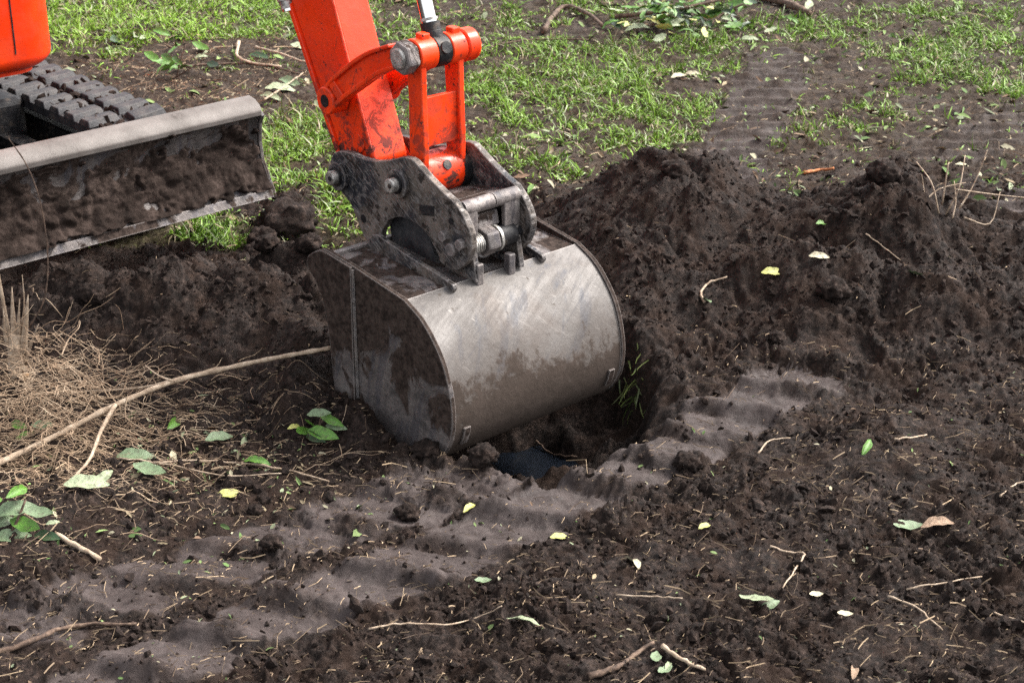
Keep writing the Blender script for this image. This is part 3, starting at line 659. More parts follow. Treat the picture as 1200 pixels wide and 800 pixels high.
# ------------------------------------------------------------------ loose crumbs, grass and litter (nobody could count them)
def scatter(name, TV, TF, pos, R, S, mat, tint=None, smooth=True, label=None):
    TV = np.asarray(TV, float); TV = TV[None] if TV.ndim == 2 else TV; TF = np.asarray(TF, int); n, k = len(pos), TV.shape[1]
    V = np.einsum('nij,nkj->nki', R, TV*S[:, None, :]) + pos[:, None, :]
    Fc = (TF[None] + (np.arange(n)*k)[:, None, None]).reshape(-1, TF.shape[1])
    at_ = None
    if tint is not None: at_ = {"tint": ('FLOAT_COLOR', np.repeat(np.concatenate([tint, np.ones((n, 1))], 1), k, 0))}
    o = np_mesh(name, V.reshape(-1, 3), Fc, mat, smooth, at_); tag(o, label, kind="stuff"); return o
def fan_points(n, y0, y1, spread=1.1):
    y = y0*(y1/y0)**rng.random(n); x = (rng.random(n)*2-1)*spread*(.36*np.sqrt(y*y+.3)+.10); return x, y
def inside_machine(x, y):                                    # footprint of bucket and tracks
    u = (x-P0[0])*UX[0] + (y-P0[1])*UX[1]; a = (x-P0[0])*AX[0] + (y-P0[1])*AX[1]
    return ((u > -.3) & (u < .2) & (a > -.012) & (a < BW+.02)) | ((u < -1.42) & (a > .11) & (a < .40))
x, y = fan_points(100000, 2.25, 5.4)
g, m, lug, lo, far = masks(x, y)
hh = np.maximum(blobs(x, y, HEAP_R), blobs(x, y, HEAP_L))
keep = (rng.random(len(x)) < (.06 + .55*lo**2*sstep(-.35, .35, pn(x/.13, y/.13, 6)) + .35*sstep(.02, .12, hh))*(1-.8*m)) & ~inside_machine(x, y) & (polydist(x, y, HOLE) < .01)
x, y = x[keep], y[keep]; n = len(x); r = .0021*(1/np.maximum(rng.random(n), .012))**.45; r = np.minimum(r, .012)
z = surf(x, y); S = r[:, None]*(.55 + .8*rng.random((n, 3)))
vi = rng.integers(0, 6, n); TVa = np.stack(ICO)[vi]; R_ = rots(n); k = len(ICO_V)
V = np.einsum('nij,nkj->nki', R_, TVa*S[:, None, :]) + np.stack([x, y, z+.1*r], -1)[:, None, :]
Fc = (ICO_F[None] + (np.arange(n)*k)[:, None, None]).reshape(-1, 3)
tag(np_mesh("soil_crumbs", V.reshape(-1, 3), Fc, M_CLOD, False), "small crumbs of dark earth lying over the loose soil", kind="stuff")

# grass blades in tufts
TVg = np.array([(-.5, 0, 0), (.5, 0, 0), (-.42, .18, .45), (.42, .18, .45), (-.25, .52, .80), (.25, .52, .80), (0, .98, .92)])
TFg = np.array([(0, 1, 3), (0, 3, 2), (2, 3, 5), (2, 5, 4), (4, 5, 6)])
x, y = fan_points(85000, 3.9, 8.9, 1.15)
g, *_ = masks(x, y); hh = np.maximum(blobs(x, y, HEAP_R), blobs(x, y, HEAP_L))
dens = g*(.12 + .88*sstep(-.1, .45, pn(x/.15, y/.15, 1) + .4*(g > .97))) + .015*(y > 4.9)
keep = (rng.random(len(x)) < dens) & (hh < .03) & ~inside_machine(x, y); x, y, g = x[keep], y[keep], g[keep]
nb = 7; n = len(x)*nb
ts = np.repeat(.5 + 1.1*rng.random(len(x))**3, nb)*(.8 + .3*np.repeat(g, nb))
px_ = np.repeat(x, nb) + rng.normal(0, .012, n); py_ = np.repeat(y, nb) + rng.normal(0, .012, n); pz_ = surf(px_, py_) - .003
ln = ts*(.015 + .047*rng.random(n)**1.4); wd = .0026 + .0042*rng.random(n)
tone = np.repeat(rng.random(len(x)), nb)*.6 + .4*rng.random(n); dry = rng.random(n) < (.10 + .16*(np.repeat(pn(x/.2, y/.2, 4), nb) > .15))
gcol = np.array([.050, .120, .006])*(1-tone[:, None]) + np.array([.21, .36, .035])*tone[:, None]
lawn = np.repeat(sstep(6.5, 7.0, y)*sstep(-.9, -1.3, x), nb)[:, None]; gcol *= 1.15; gcol = gcol*(1-.6*lawn) + np.array([.24, .42, .03])*.6*lawn
pale = rng.random(n) < .09; gcol[pale] = np.array([.30, .34, .20])*(.7+.5*rng.random((pale.sum(), 1)))
gcol[dry] = np.array([.30, .25, .15])*(.5+.7*rng.random((dry.sum(), 1)))
scatter("grass", TVg, TFg, np.stack([px_, py_, pz_], -1), rots(n, .75), np.stack([wd, ln*.8, ln*.62], -1), M_BLADEG, gcol, label="patchy trampled green grass behind the digging")

# straw, root bits and torn leaf scraps
TVs = np.array([(-1, -.6, -.5), (-1, .6, -.5), (-1, 0, .6), (0, -.55, .1), (0, .65, .1), (0, .05, 1.2), (1, -.5, -.5), (1, .5, -.5), (1, 0, .5)])
TFs = np.array([(0, 1, 4), (0, 4, 3), (1, 2, 5), (1, 5, 4), (2, 0, 3), (2, 3, 5), (3, 4, 7), (3, 7, 6), (4, 5, 8), (4, 8, 7), (5, 3, 6), (5, 6, 8), (0, 2, 1), (6, 7, 8)])
x1, y1 = fan_points(15000, 2.25, 4.3); x2, y2 = fan_points(9000, 4.6, 8.8, 1.15); db = gnd(235, 85); x3 = np.concatenate([rng.normal(-.86, .28, 1600), rng.normal(db[0], .35, 2200)]); y3 = np.concatenate([rng.normal(3.30, .2, 1600), rng.normal(db[1], .45, 2200)])
x = np.concatenate([x1, x2, x3]); y = np.concatenate([y1, y2, y3])
g, m, *_ = masks(x, y); hh = np.maximum(blobs(x, y, HEAP_R), blobs(x, y, HEAP_L))
keep = (rng.random(len(x)) < np.where(hh > .05, .12, (1-.6*m)*(.5 + .5*sstep(-.25, .35, pn(x/.2, y/.2, 3))))) & ~inside_machine(x, y) & (polydist(x, y, HOLE) < -.01); x, y = x[keep], y[keep]; n = len(x)
ln = (.002 + .007*rng.random(n)**2 + .026*rng.random(n)**7)*np.where(y > 4.6, 1.8, 1); th = (.00045 + .0010*rng.random(n)**3)*np.where(y > 4.6, 1.7, 1)
TVs = np.repeat(TVs[None], n, 0); TVs[:, 3:6, 1] += (rng.normal(0, 1, n)*.30*ln/th)[:, None]; TVs[:, 6:9, 1] += (rng.normal(0, 1, n)*.2*ln/th)[:, None]
t_ = (rng.random(n)**1.4)[:, None]; tint = np.array([.085, .055, .038])*(1-t_) + np.array([.38, .28, .18])*t_; tint *= (.8 + .7*rng.random((n, 1)))
scatter("straw_litter", TVs, TFs, np.stack([x, y, surf(x, y)+.0055], -1), rots(n, .5), np.stack([ln, th, th+.0006], -1), M_LITTER, tint, smooth=False, label="fine straw, chips and root bits strewn over the soil")
TVl = np.array([(-1, 0, 0), (-.35, -.42, .1), (-.35, .42, .14), (.4, -.38, .12), (.4, .34, .05), (1, .05, -.1), (-.35, 0, -.02), (.4, 0, -.04)])
TFl = np.array([(0, 1, 6), (0, 6, 2), (1, 3, 7), (1, 7, 6), (6, 7, 4), (6, 4, 2), (3, 5, 7), (7, 5, 4)])
x1, y1 = fan_points(1100, 2.25, 4.2); x2, y2 = fan_points(8000, 4.8, 8.8, 1.15); x3 = rng.normal(-.72, .28, 620); y3 = rng.normal(3.26, .17, 620)
x = np.concatenate([x1, x2, x3]); y = np.concatenate([y1, y2, y3])
hh = np.maximum(blobs(x, y, HEAP_R), blobs(x, y, HEAP_L)); keep = ((hh < .03) | (rng.random(len(x)) < .1)) & (rng.random(len(x)) < .4 + .6*sstep(-.15, .35, pn(x/.28, y/.28, 6))) & ~inside_machine(x, y) & (polydist(x, y, HOLE) < -.02); x, y = x[keep], y[keep]; n = len(x)
ln = np.where(y > 4.6, .008 + .024*rng.random(n)**3, .003 + .007*rng.random(n)**2 + .012*rng.random(n)**3*(np.abs(x+.72) < .5)*(np.abs(y-3.28) < .35))
pal = np.array([(.24, .28, .17), (.09, .16, .045), (.30, .24, .15), (.38, .35, .24), (.15, .095, .06), (.18, .26, .09)]); tint = pal[rng.integers(0, 6, n)]*(.6+.6*rng.random((n, 1)))
scatter("leaf_scraps", TVl, TFl, np.stack([x, y, surf(x, y)+.0025], -1), rots(n, .7), np.stack([ln, ln*(.25+.9*rng.random(n)), ln*(.5+1.5*rng.random(n))], -1), M_LITTER, tint, label="small torn leaf scraps scattered over grass and soil")

# ------------------------------------------------------------------ single sticks, roots, leaves and clods
def lay(pts, r, lift=0.0, k=5):                              # a stick path lying along the terrain
    P = np.array([hit(*q) for q in pts]); P = np.array(smooth_pts(list(P), k)) if len(P) > 2 else np.array([P[0]+(P[1]-P[0])*t for t in np.linspace(0, 1, 5)])
    z = P[:, 2].copy(); z = .25*np.roll(z, 1) + .5*z + .25*np.roll(z, -1); z[0], z[-1] = P[0, 2], P[-1, 2]
    P[:, 2] = np.maximum(z, P[:, 2]-.01) + r*.7 + lift
    P[1:-1] += rng.normal(0, .0009, P[1:-1].shape)
    return P
def stick_obj(name, label, cat, pts, r0, r1=None, mat=None, lift=0.0, group=None, P=None, kids=()):
    P = lay(pts, r0, lift) if P is None else P
    r1 = r0*.55 if r1 is None else r1; o_ = Vector(P[0])
    rr = [(r0 + (r1-r0)*i/(len(P)-1))*(1+.14*math.sin(i*2.3+r0*9000)+(.22 if (i*7) % 11 == 0 else 0)) for i in range(len(P))]
    o = mk(name, tube([Vector(p)-o_ for p in P], rr, 7), mat or M_WOOD, None, 'all'); o.location = o_; tag(o, label, cat, group)
    for nm, kp, ka, kb, km in kids:
        mk(nm, tube([Vector(p)-o_ for p in kp], [ka + (kb-ka)*i/(len(kp)-1) for i in range(len(kp))], 6), km, o, 'all')
    return o
def leaf_mesh(name, mat, W=.42, curl=.25, fold=.18, nx=9):
    V, Fc = [], []
    for i in range(nx):
        t = i/(nx-1); w = W*math.sin(math.pi*min(1, t*.97+.015))**.75*(1-.25*t)
        for j in (-1, -.5, 0, .5, 1): V.append((t-.5, j*w/2*(1+.10*math.sin(t*11+j*5)), fold*w*abs(j) + curl*(t-.5)**2*(-1) + .02*math.sin(t*17+j*3)*abs(j)))
    for i in range(nx-1):
        for j in range(4): a = i*5+j; Fc.append([a, a+1, a+6, a+5])
    me = bpy.data.meshes.new(name); me.from_pydata(V, [], Fc); me.materials.append(mat)
    for p in me.polygons: p.use_smooth = True
    return me
LM = {k: [leaf_mesh("leaf", m_, W, cu, fo) for W, cu, fo in ((.46, .25, .2), (.36, .45, .3), (.52, -.25, .12))] for k, m_ in M_LEAF.items()}
def leaf(kind, loc, ln, yaw, tilt=(0, 0), v=0, parent=None, name="leaf"):
    o = bpy.data.objects.new(name, LM[kind][v % 3]); link(o, parent); o.location = loc; o.scale = (ln, ln, ln); o.rotation_euler = (tilt[0], tilt[1], yaw); return o
def ground_leaf(kind, label, px, py, lpx, yaw, tilt=(.25, .1), v=0, group=None, name="leaf", cat="leaf"):
    P = hit(px, py); ln = lpx/F_PX*math.hypot(P[1], CAM_H-P[2]); P[2] += .006 + ln*.10
    return tag(leaf(kind, P, ln*(1.15 if lpx > 32 else 1.45), math.radians(yaw), tilt, v, None, name), label, cat, group)

# long branch running to the bucket, with two side shoots
main = [at(-30, 556, 3.22), at(60, 513, 3.36), at(130, 477, 3.45), at(200, 448, 3.53), at(280, 428, 3.58), at(340, 416, 3.61), at(391, 407, 3.63)]
sh1 = smooth_pts([at(135, 474, 3.45), at(118, 505, 3.36), at(100, 545, 3.24), at(50, 588, 3.12)], 4)
sh2 = smooth_pts([at(262, 432, 3.57), at(220, 440, 3.60), at(165, 454, 3.60), at(85, 459, 3.62)], 4)
sh3 = smooth_pts([at(205, 447, 3.53), at(186, 440, 3.53), at(170, 428, 3.55)], 3)
stick_obj("fallen_branch", "long pale bare branch lying across the soil to the bucket side", "branch", None, .0072, .0050, M_WOOD, P=np.array(smooth_pts(main, 6)),
          kids=[("side_shoot", sh1, .0055, .0025, M_WOOD), ("side_shoot", sh2, .0045, .002, M_WOOD), ("side_shoot", sh3, .003, .0015, M_WOOD)])
# broken stump with its roots
sb = hit(24, 440); so = mk("tree_stump", tube(smooth_pts([sb-(0, 0, .03), sb+(-.004, 0, .03), sb+(-.002, 0, .08), sb+(-.006, 0, .115)], 3), [.03, .028, .024, .022, .021, .02, .018, .016, .014, .009], 9), M_WOOD, None, 'all')
tag(so, "broken torn shrub stump with splintered top beside the root tangle", "stump")
def spl(p0, p1, r0, r1, mat=M_WOOD): mk("splinter", tube(smooth_pts([p0, (np.array(p0)+p1)/2 + rng.normal(0, .004, 3), np.array(p1)], 3), np.linspace(r0, r1, 7), 5), mat, so, 'all')
spl(sb+(0, 0, .06), at(14, 336, sb[1]), .013, .001); spl(sb+(.010, 0, .05), at(33, 345, sb[1]-.01), .014, .0012); spl(sb+(-.012, 0, .04), at(-6, 300, sb[1]+.02), .006, .004); spl(sb+(0, 0, .08), at(26, 322, sb[1]), .004, .0008)
spl(sb+(-.01, 0, .05), at(4, 362, sb[1]-.02), .009, .001); spl(sb+(.015, 0, .03), at(45, 380, sb[1]-.03), .006, .001); spl(sb+(.005, 0, .07), at(23, 350, sb[1]-.02), .008, .001); spl(sb+(.0, 0, .04), at(-12, 372, sb[1]), .005, .001)
mk("torn_wood", tube([sb+(.02, -.03, .012), sb+(.03, -.035, .02)], [.012, .004], 6), M_CUT, so, 'all')
# tangle of roots
TUV, TUF, PATHS = [], [], []
for i in range(1250):
    cx, cy = rng.normal(-1.08, .12), rng.normal(3.46, .17); top = .21
    if i % 4 == 0: cx, cy, top = rng.normal(-.85, .17), rng.normal(3.42, .14), .02
    n_ = rng.integers(4, 9); a = rng.uniform(-3.14, 3.14) if i % 3 else rng.normal(.15, .5); st = rng.uniform(.010, .032); pts = []; hz = rng.random()**1.5*top*max(0, 1-((cx+1.1)/.3)**2 - ((cy-3.52)/.26)**2); sl = rng.normal(0, .35)
    for k in range(n_):
        pts.append((cx, cy, max(.002, .002 + hz + sl*st*k*(hz > .02) + rng.normal(0, .003)))); a += rng.normal(0, .55 if i % 2 else .18); cx += st*math.cos(a); cy += st*math.sin(a)*.7
    PATHS.append((np.array(pts), rng.uniform(.0005, .0011)*(2.0 if i % 17 == 0 else 1)))
AP = np.concatenate([p for p, _ in PATHS]); az = surf(AP[:, 0], AP[:, 1]); o0 = 0
for pts, r in PATHS:
    pts[:, 2] += az[o0:o0+len(pts)]; o0 += len(pts)
    v, f = tube(smooth_pts(list(pts), 2), np.linspace(r, r*.5, 2*len(pts)-1), 4, False); o = len(TUV); TUV += [tuple(q) for q in v]; TUF += [[k+o for k in q] for q in f]
tag(np_mesh("root_tangle", np.array(TUV), np.array(TUF), simple("fibrous_roots", [(.2, (.19, .12, .075)), (.5, (.37, .26, .17)), (.8, (.54, .42, .30))], 12, .9)), "matted brown fibrous roots around the torn stump", kind="stuff")
# thin twig springing up in front of the blade
stick_obj("thin_twig", "thin bare twig curving upright in front of the dozer blade", "twig", None, .0022, .0014, M_WOODD, P=np.array(smooth_pts([at(34, 384, 3.78), at(52, 350, 3.80), at(56, 300, 3.82), at(48, 240, 3.84), at(32, 195, 3.86), at(10, 162, 3.88)], 5)))
S_ = [("stick", "short straight pale cut stick beside the fallen laurel leaves", "stick", [(66, 630), (92, 644), (118, 659)], .0055, .005, M_WOOD, .004),
      ("stick", "brown stick with torn orange bark lying on smooth mud", "stick", [(-20, 774), (40, 754), (85, 738), (160, 735)], .006, .003, M_WOODD, .004),
      ("root", "long straw coloured root lying behind the leafy sprig and stump debris", "root", [(180, 546), (240, 544), (300, 548), (345, 556), (388, 568)], .003, .0018, M_WOOD, .006),
      ("root", "thin root trailing below the fallen branch towards the leafy sprig", "root", [(140, 540), (200, 548), (260, 560), (330, 558)], .0022, .0012, M_WOOD, .006),
      ("root", "pale hooked root on the heap ending in a small leaf", "root", [(826, 357), (821, 347), (830, 335), (852, 327)], .0042, .002, M_WOOD, .004),
      ("root", "thin tan root slanting down the face of the big heap", "root", [(1014, 277), (1032, 290), (1055, 308)], .002, .001, M_WOOD, .006),
      ("stick", "reddish brown stick lying behind the heap on trodden mud", "stick", [(942, 205), (960, 202), (977, 200)], .006, .004, M_RUST, .004),
      ("twig", "pale forked twig on the loose soil below the hole", "twig", [(888, 534), (902, 519), (926, 516)], .0022, .0016, M_WOOD, .005),
      ("stalk", "bent green and tan stalk on the loose soil", "stalk", [(902, 643), (922, 650), (942, 652), (930, 672), (917, 692)], .0022, .0014, M_WOOD, .005),
      ("bark_strip", "ragged brown bark strip curling over the soil", "bark", [(690, 796), (722, 786), (742, 772), (766, 756)], .006, .003, M_WOODD, .003),
      ("stick", "stubby pale root end beside two grey leaf pieces", "stick", [(776, 760), (798, 775), (826, 788)], .0042, .003, M_WOOD, .004),
      ("straw_stem", "long dry straw stem on the tilled soil", "straw", [(1062, 694), (1105, 686), (1150, 679)], .0018, .0012, M_WOOD, .006),
      ("straw_stem", "stiff dry stem with a split end on the tilled soil", "straw", [(1142, 713), (1170, 724), (1215, 738)], .0024, .0016, M_WOOD, .006),
      ("straw_stem", "kinked dry stem crossing the tilled soil", "straw", [(1040, 702), (1075, 716), (1088, 728), (1104, 742)], .002, .0012, M_WOOD, .006),
      ("twig", "short pale twig pointing at the broken clods", "twig", [(1048, 517), (1070, 515), (1086, 512)], .0022, .0014, M_WOOD, .005),
      ("twig", "forked straw twig at the edge of the tilled soil", "twig", [(1172, 584), (1188, 572), (1205, 566)], .0024, .0014, M_WOOD, .005),
      ("root", "dark root bridging the water in the hole", "root", [(628, 522), (645, 536), (676, 541)], .003, .002, M_WOODD, .012),
      ("root", "wispy root lying along the crumbled track edge", "root", [(432, 740), (470, 733), (520, 735), (560, 727), (588, 713)], .002, .001, M_WOOD, .005),
      ("root", "straight thin root lying on soil below the cream chip", "root", [(722, 700), (770, 702), (800, 704)], .0018, .001, M_WOOD, .005),
      ("twig", "dark bent twig on the grass below the leafy brash", "twig", [(637, 42), (650, 22), (664, 13), (690, 22), (706, 36)], .012, .008, M_WOODD, .012),
      ("log", "grey brown pole at the far edge of the grass", "log", [(850, -6), (895, 4), (925, 12), (948, 23)], .022, .014, M_WOODD, .012),
      ("twig", "long thin twig on the grass beside the bent twig", "twig", [(580, 56), (625, 50), (690, 50)], .005, .003, M_WOODD, .008),
      ("root", "pale forked root in the brown debris behind the blade", "root", [(280, 55), (279, 72), (298, 80), (330, 84)], .007, .004, M_WOOD, .015),
      ("root", "straight grey stem in the brown debris behind the blade", "root", [(205, 84), (250, 80), (300, 80), (355, 92)], .006, .003, M_WOODD, .012),
      ("root", "arching stem in the debris beside the stick arm", "root", [(300, 62), (330, 70), (352, 78), (372, 82)], .005, .003, M_WOOD, .02),
      ("twig", "thin dry stem leaning on the far debris", "twig", [(310, 124), (340, 104), (356, 92)], .004, .002, M_WOOD, .02)]
for nm, lb, ct, pts, r0, r1, mt, lf in S_: stick_obj(nm, lb, ct, pts, r0, r1, mt, lf)
# upright stubble on the rim of the hole
for a, b in (((521, 528), (519, 500)), ((528, 528), (524, 502)), ((548, 527), (556, 505)), ((562, 526), (553, 510)), ((536, 530), (533, 512))):
    p = hit(*a); stick_obj("stubble_stem", "short cut stem standing up on the rim of the hole", "stem", None, .0024, .0018, M_WOOD, P=np.array([p-(0, 0, .02), p, at(b[0], b[1], p[1]+.005)]), group="stubble stems on the hole rim")
# dry weed clump on the right of the heap
wb = hit(1112, 245); wd_ = bpy.data.objects.new("dry_weed", None); col.objects.link(wd_); wd_.location = wb; tag(wd_, "clump of dry straw coloured stalks on the right shoulder of the heap", "weed")
for q in [((1100, 250), (1092, 215), (1074, 190)), ((1108, 252), (1124, 220), (1131, 182)), ((1124, 245), (1142, 214), (1157, 176)), ((1080, 240), (1100, 222), (1132, 214)), ((1098, 258), (1085, 232), (1080, 205)),
          ((1130, 255), (1160, 262), (1172, 225)), ((1120, 222), (1165, 228), (1205, 232)), ((1104, 240), (1110, 200), (1112, 190)), ((1090, 248), (1075, 236), (1056, 234)), ((1116, 256), (1120, 236), (1118, 212))]:
    P = [at(a, b, wb[1] - .03 + .02*k + rng.normal(0, .015)) - wb for k, (a, b) in enumerate(q)]; pts = smooth_pts(P, 4)
    mk("stalk", tube(pts, np.linspace(.0026, .0013, len(pts)), 5), M_WOOD, wd_, 'all')

# leaves lying singly
for kind, lb, px, py, lp, yaw, tl, v in [
    ('cream', "curled cream wood chip lying on dark soil by itself", 741, 663, 30, 110, (.5, .3), 1), ('grey', "grey green leaf lying beside a pale husk on tilled soil", 1063, 621, 25, 10, (.2, .1), 2),
    ('brown', "pale dry husk beside the grey green leaf", 1100, 618, 32, 20, (.3, .1), 1), ('pale', "torn pale green leaf lying flat on the crumbled soil", 886, 708, 30, 150, (.2, .2), 2),
    ('grey', "torn end of the pale leaf lying on crumbled soil", 902, 714, 20, 30, (.3, -.2), 0), ('pale', "pale leaf stuck in crumbled soil next to a tan stem", 613, 732, 28, 160, (.4, 0), 0),
    ('grey', "grey green leaf piece below the stubby root end", 768, 775, 20, 80, (.2, .2), 2), ('grey', "smaller grey green leaf piece near the bark strip", 779, 789, 16, 40, (.2, .1), 2),
    ('green', "bright green folded leaf among the clods", 1016, 527, 20, 60, (.5, -.3), 1), ('grey', "pale grey green leaf resting on the heap's lower face", 1071, 325, 18, 120, (.6, .2), 2),
    ('yellow', "yellow green leaf on the crest of the heap's front lump", 906, 323, 20, 10, (.5, .1), 0), ('cream', "white torn root tip on the heap", 960, 304, 17, 0, (.5, .1), 0),
    ('grey', "small pale leaf at the end of the hooked root", 827, 356, 18, 110, (.5, .3), 0), ('pale', "large pale leaf lying under the side shoot of the branch", 103, 573, 46, 20, (.4, .2), 0),
    ('pale', "second large pale leaf overlapping under the side shoot", 121, 566, 34, 60, (.5, -.2), 1), ('grey', "silvery leaf half buried in the root debris", 160, 540, 40, 5, (.3, .1), 0),
    ('grey', "blue green leaf face down in the root debris", 176, 556, 30, -20, (.2, .1), 2), ('yellow', "yellow green leaf lying apart beneath the root debris", 270, 584, 24, 15, (.3, .1), 0),
    ('green', "narrow green leaf standing on edge in the roots", 205, 500, 26, 85, (.9, .2), 1), ('grey', "pale leaf near the middle of the straw debris", 258, 517, 26, 40, (.4, .2), 0),
    ('green', "small green leaf lying against the straw debris", 302, 545, 24, -10, (.3, .1), 1), ('yellow', "yellowish leaf fragment on the muddy track pad", 551, 598, 18, 60, (.3, .1), 1),
    ('yellow', "pale yellow scrap at the edge of the muddy track", 656, 633, 17, 20, (.3, .2), 0), ('green', "small bright leaf pressed into the heap's flank", 963, 265, 12, 30, (.5, .2), 0),
    ('grey', "grey scrap of leaf on the muddy track edge", 566, 684, 14, 10, (.2, .1), 2), ('yellow', "yellow green scrap beside the brown clod", 826, 620, 14, 40, (.3, .1), 0),
    ('cream', "white pebble like chip on the tilled soil", 956, 700, 12, 10, (.3, .1), 2), ('cream', "white chip near the straw stems", 990, 723, 13, 0, (.2, .1), 2),
    ('pale', "pale leaf sliver beside the torn leaf", 783, 783, 14, 70, (.3, .1), 1), ('brown', "orange brown chip at the front of the tilled soil", 1000, 790, 22, 80, (.4, .1), 1),
    ('pale', "long pale leaf on the grass below the brash", 748, 36, 22, 20, (.4, 0), 1), ('cream', "cream dead leaf on the grass", 795, 92, 14, 30, (.3, 0), 0), ('cream', "cream dead leaf lying next to another on the grass", 812, 90, 16, 5, (.3, 0), 1),
    ('pale', "pale leaf on bare ground near the grey pole", 878, 49, 16, 0, (.3, 0), 0), ('dark', "dark glossy leaf standing in the debris behind the track", 137, 52, 22, 80, (.9, .4), 0), ('pale', "pale leaf leaning in the debris behind the track", 158, 46, 22, 110, (.9, .3), 1),
    ('pale', "grey leaf lying near the dark glossy leaf", 169, 48, 14, 80, (.7, .3), 1), ('dark', "dark laurel leaf in debris behind the blade", 304, 69, 18, -20, (.3, .1), 0), ('pale', "white leaf underside in debris by the stick arm", 354, 58, 18, 5, (.4, .1), 2),
    ('grey', "grey laurel leaf beside the stick arm's lower edge", 340, 100, 22, -30, (.4, .2), 0), ('pale', "pale laurel leaf just behind the blade corner", 330, 108, 26, 15, (.3, .2), 0), ('pale', "pale laurel leaf curled against the blade corner", 318, 117, 20, -15, (.4, .2), 1)]:
    ground_leaf(kind, lb, px, py, lp, yaw, tl, v)

def sprig(label, px, py, stems, leaves, cat="leafy sprig", name="leafy_sprig"):
    b = hit(px, py); e = bpy.data.objects.new(name, None); col.objects.link(e); e.location = b; tag(e, label, cat)
    for q, r in stems:
        P = [at(x_, y_, b[1]+d_) - b for x_, y_, d_ in q]; pts = smooth_pts(P, 4) if len(P) > 2 else P; mk("stem", tube(pts, np.linspace(r, r*.6, len(pts)), 6), M_WOODD, e, 'all')
    for i, (kind, x_, y_, d_, lp, yaw, tl) in enumerate(leaves):
        p = at(x_, y_, b[1]+d_); leaf(kind, p-b, .88*lp/F_PX*math.hypot(p[1], CAM_H-p[2])*1.15, math.radians(yaw), tl, i, e)
sprig("green leafy sprig standing at the left foot of the bucket", 372, 520, [([(345, 545, 0), (362, 520, 0), (378, 492, .02)], .003), ([(362, 520, 0), (392, 515, .02)], .002)],
      [('grey', 374, 484, .02, 28, 10, (.6, 0)), ('green', 388, 492, .02, 34, -30, (.8, .2)), ('green', 362, 496, .0, 26, 120, (.9, .2)), ('green', 378, 508, -.01, 40, -20, (.7, .1)), ('dark', 368, 512, -.01, 34, -40, (.9, 0)),
       ('green', 354, 505, .0, 26, 60, (.7, .3)), ('grey', 394, 500, .01, 26, -10, (.6, .1)), ('yellow', 346, 500, 0, 22, 50, (.6, .3)), ('grey', 400, 530, 0, 24, 80, (.9, .2)), ('pale', 385, 520, .02, 18, 30, (.6, 0))])
sprig("cluster of grey green laurel leaves fallen beside the cut stick", 15, 625, [([(-10, 655, 0), (15, 620, 0), (30, 585, .02)], .004)],
      [('grey', 18, 596, .02, 48, 25, (.6, 0)), ('grey', 2, 612, .01, 42, 50, (.7, .1)), ('green', 30, 615, .0, 40, -20, (.6, .1)), ('grey', 14, 628, -.01, 44, 10, (.5, 0)), ('green', 22, 575, .03, 40, 70, (.8, .2)), ('grey', 45, 600, .0, 34, 0, (.5, .1)),
       ('dark', 55, 628, -.01, 34, -15, (.5, 0)), ('green', -5, 585, .02, 36, 90, (.8, .1)), ('grey', 8, 655, -.02, 30, 40, (.5, 0)), ('pale', 62, 612, 0, 16, 20, (.4, 0))])
sprig("few green leaves caught in the roots under the branch", 50, 505, [([(30, 530, 0), (52, 500, .01)], .0025)], [('green', 36, 512, 0, 34, 30, (.7, .2)), ('green', 78, 510, .02, 30, 70, (.8, .1)), ('grey', 50, 498, .01, 26, 0, (.6, 0)), ('green', 22, 498, 0, 26, -30, (.7, 0))])
sprig("bright green weed growing in the debris behind the track", 208, 92, [([(205, 98, 0), (212, 70, 0), (218, 52, .02)], .004), ([(208, 90, 0), (235, 72, 0)], .003)],
      [('green', 208+rng.normal(0, 15), 68+rng.normal(0, 12), rng.normal(0, .08), 22, rng.uniform(0, 360), (rng.uniform(.2, 1), .3)) for _ in range(16)] + [('pale', 236, 66, 0, 16, 20, (.6, 0)), ('dark', 250, 76, 0, 20, -40, (.6, 0))])
sprig("pile of leafy green cut branches on the far grass", 800, 34, [([(720, 20, 0), (790, 12, 0), (860, -4, .1)], .012), ([(740, 44, 0), (780, 20, 0), (830, -10, .2)], .009), ([(820, 40, 0), (845, 18, .1), (870, 5, .1)], .008)],
      [(['green', 'green', 'green', 'yellow', 'pale', 'dark'][int(rng.integers(0, 6))], 795+rng.normal(0, 42), 18+rng.normal(0, 13), rng.normal(0, .2), rng.uniform(14, 24), rng.uniform(0, 360), (rng.uniform(0, 1.1), rng.uniform(-.4, .4))) for _ in range(190)], "brash pile", "cut_branches")

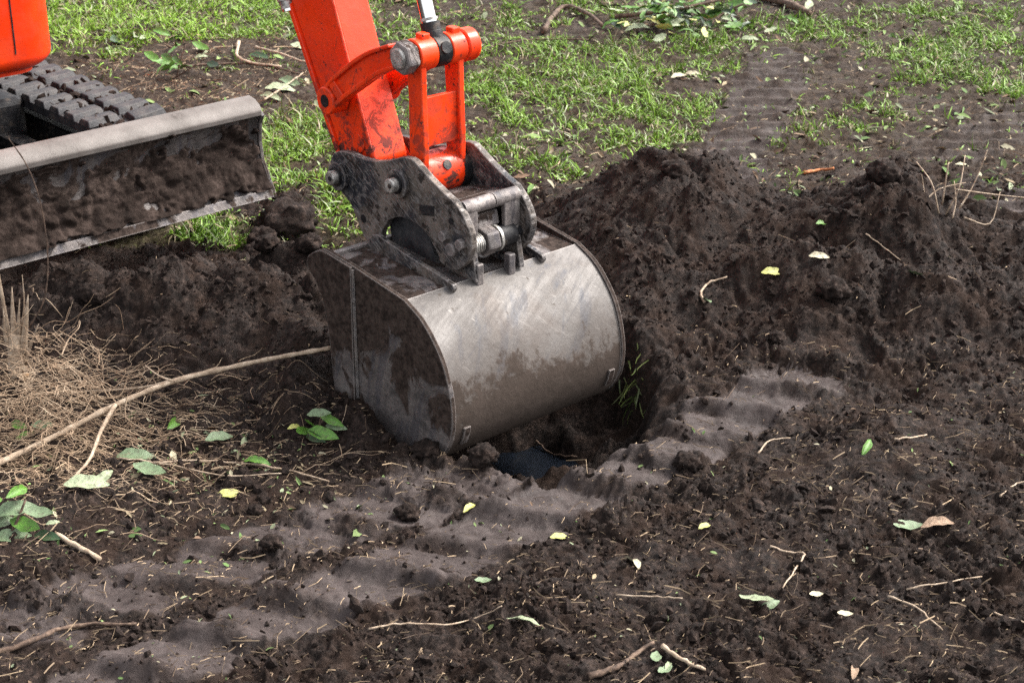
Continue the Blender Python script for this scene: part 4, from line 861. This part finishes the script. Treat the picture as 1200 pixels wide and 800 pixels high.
# larger clods
bmi = bmesh.new(); bmesh.ops.create_icosphere(bmi, subdivisions=4, radius=1); CV = np.array([v.co[:] for v in bmi.verts]); CF = np.array([[v.index for v in f.verts] for f in bmi.faces]); bmi.free()
def clod(label, px, py, rpx, sq=(1, .9, .75), group=None, seed=0):
    P = hit(px, py); r = rpx/F_PX*math.hypot(P[1], CAM_H-P[2]); V = CV.copy(); d = np.zeros(len(V))
    for f_, a_ in ((1.3, .35), (3.1, .25), (7, .14), (15, .08)):
        d += a_*(np.abs(pn(V[:, 0]*f_+seed, V[:, 1]*f_+V[:, 2]*f_*.7, 1+seed % 5)) + .5*pn(V[:, 2]*f_+seed, V[:, 0]*f_-V[:, 1]*.6*f_, 3) - .25)
    V = V*(1+d)[:, None]*r*np.array(sq); o = np_mesh("soil_clod", V, CF, M_CLOD); o.location = P + (0, 0, r*.35); return tag(o, label, "clod", group)
for i, (lb, px, py, rp) in enumerate([("rounded dark clod at the edge of the muddy track by the hole", 805, 545, 15), ("crumbling clod on the near lip of the hole", 566, 538, 17), ("clod of earth beside the stubble stems", 500, 532, 16),
                                      ("dark clod on the broken lip of the hole by the water", 596, 552, 12), ("lump of earth at the left end of the low bank", 110, 350, 16), ("big loose clod on top of the low bank by the blade corner", 345, 262, 20),
                                      ("clod resting against the blade corner lump", 312, 290, 14), ("flat clod on the muddy track below the hole", 478, 605, 14), ("clod standing on the trampled mud", 318, 640, 13), ("clod on the heap's shoulder by the dry weed", 1035, 210, 20),
                                      ("loose clod on the peak of the heap nearest the bucket", 790, 205, 16), ("clod in the hollow of the heap", 975, 345, 18), ("clod at the foot of the heap", 910, 400, 11), ("small mossy clod on the trampled mud", 300, 600, 9), ("big round clod standing at the corner of the dozer blade", 336, 275, 36), ("rough clod low on the lump by the blade corner", 308, 285, 17), ("clod on the bucket side of the lump by the blade corner", 362, 290, 15), ("crumbly clod at the back of the lump by the blade corner", 340, 242, 15), ("clod at the foot of the lump by the blade corner", 298, 300, 13)]):
    clod(lb, px, py, rp, seed=i*3)
# grass hanging on the wall of the hole
n = 55; gx = np.array([hit(745+rng.normal(0, 9), 455+rng.normal(0, 18)) for _ in range(n)])
gl_ = .02 + .035*rng.random(n); tn = rng.random(n)[:, None]
scatter("hanging_grass", TVg, TFg, gx, rots(n, 1.2, np.pi + rng.normal(0, .5, n)), np.stack([.003+.002*rng.random(n), gl_, -gl_*1.3], -1), M_BLADEG, np.array([.03, .05, .01])*(1-tn) + np.array([.09, .11, .03])*tn, label="tuft of grass hanging down the wall of the hole")
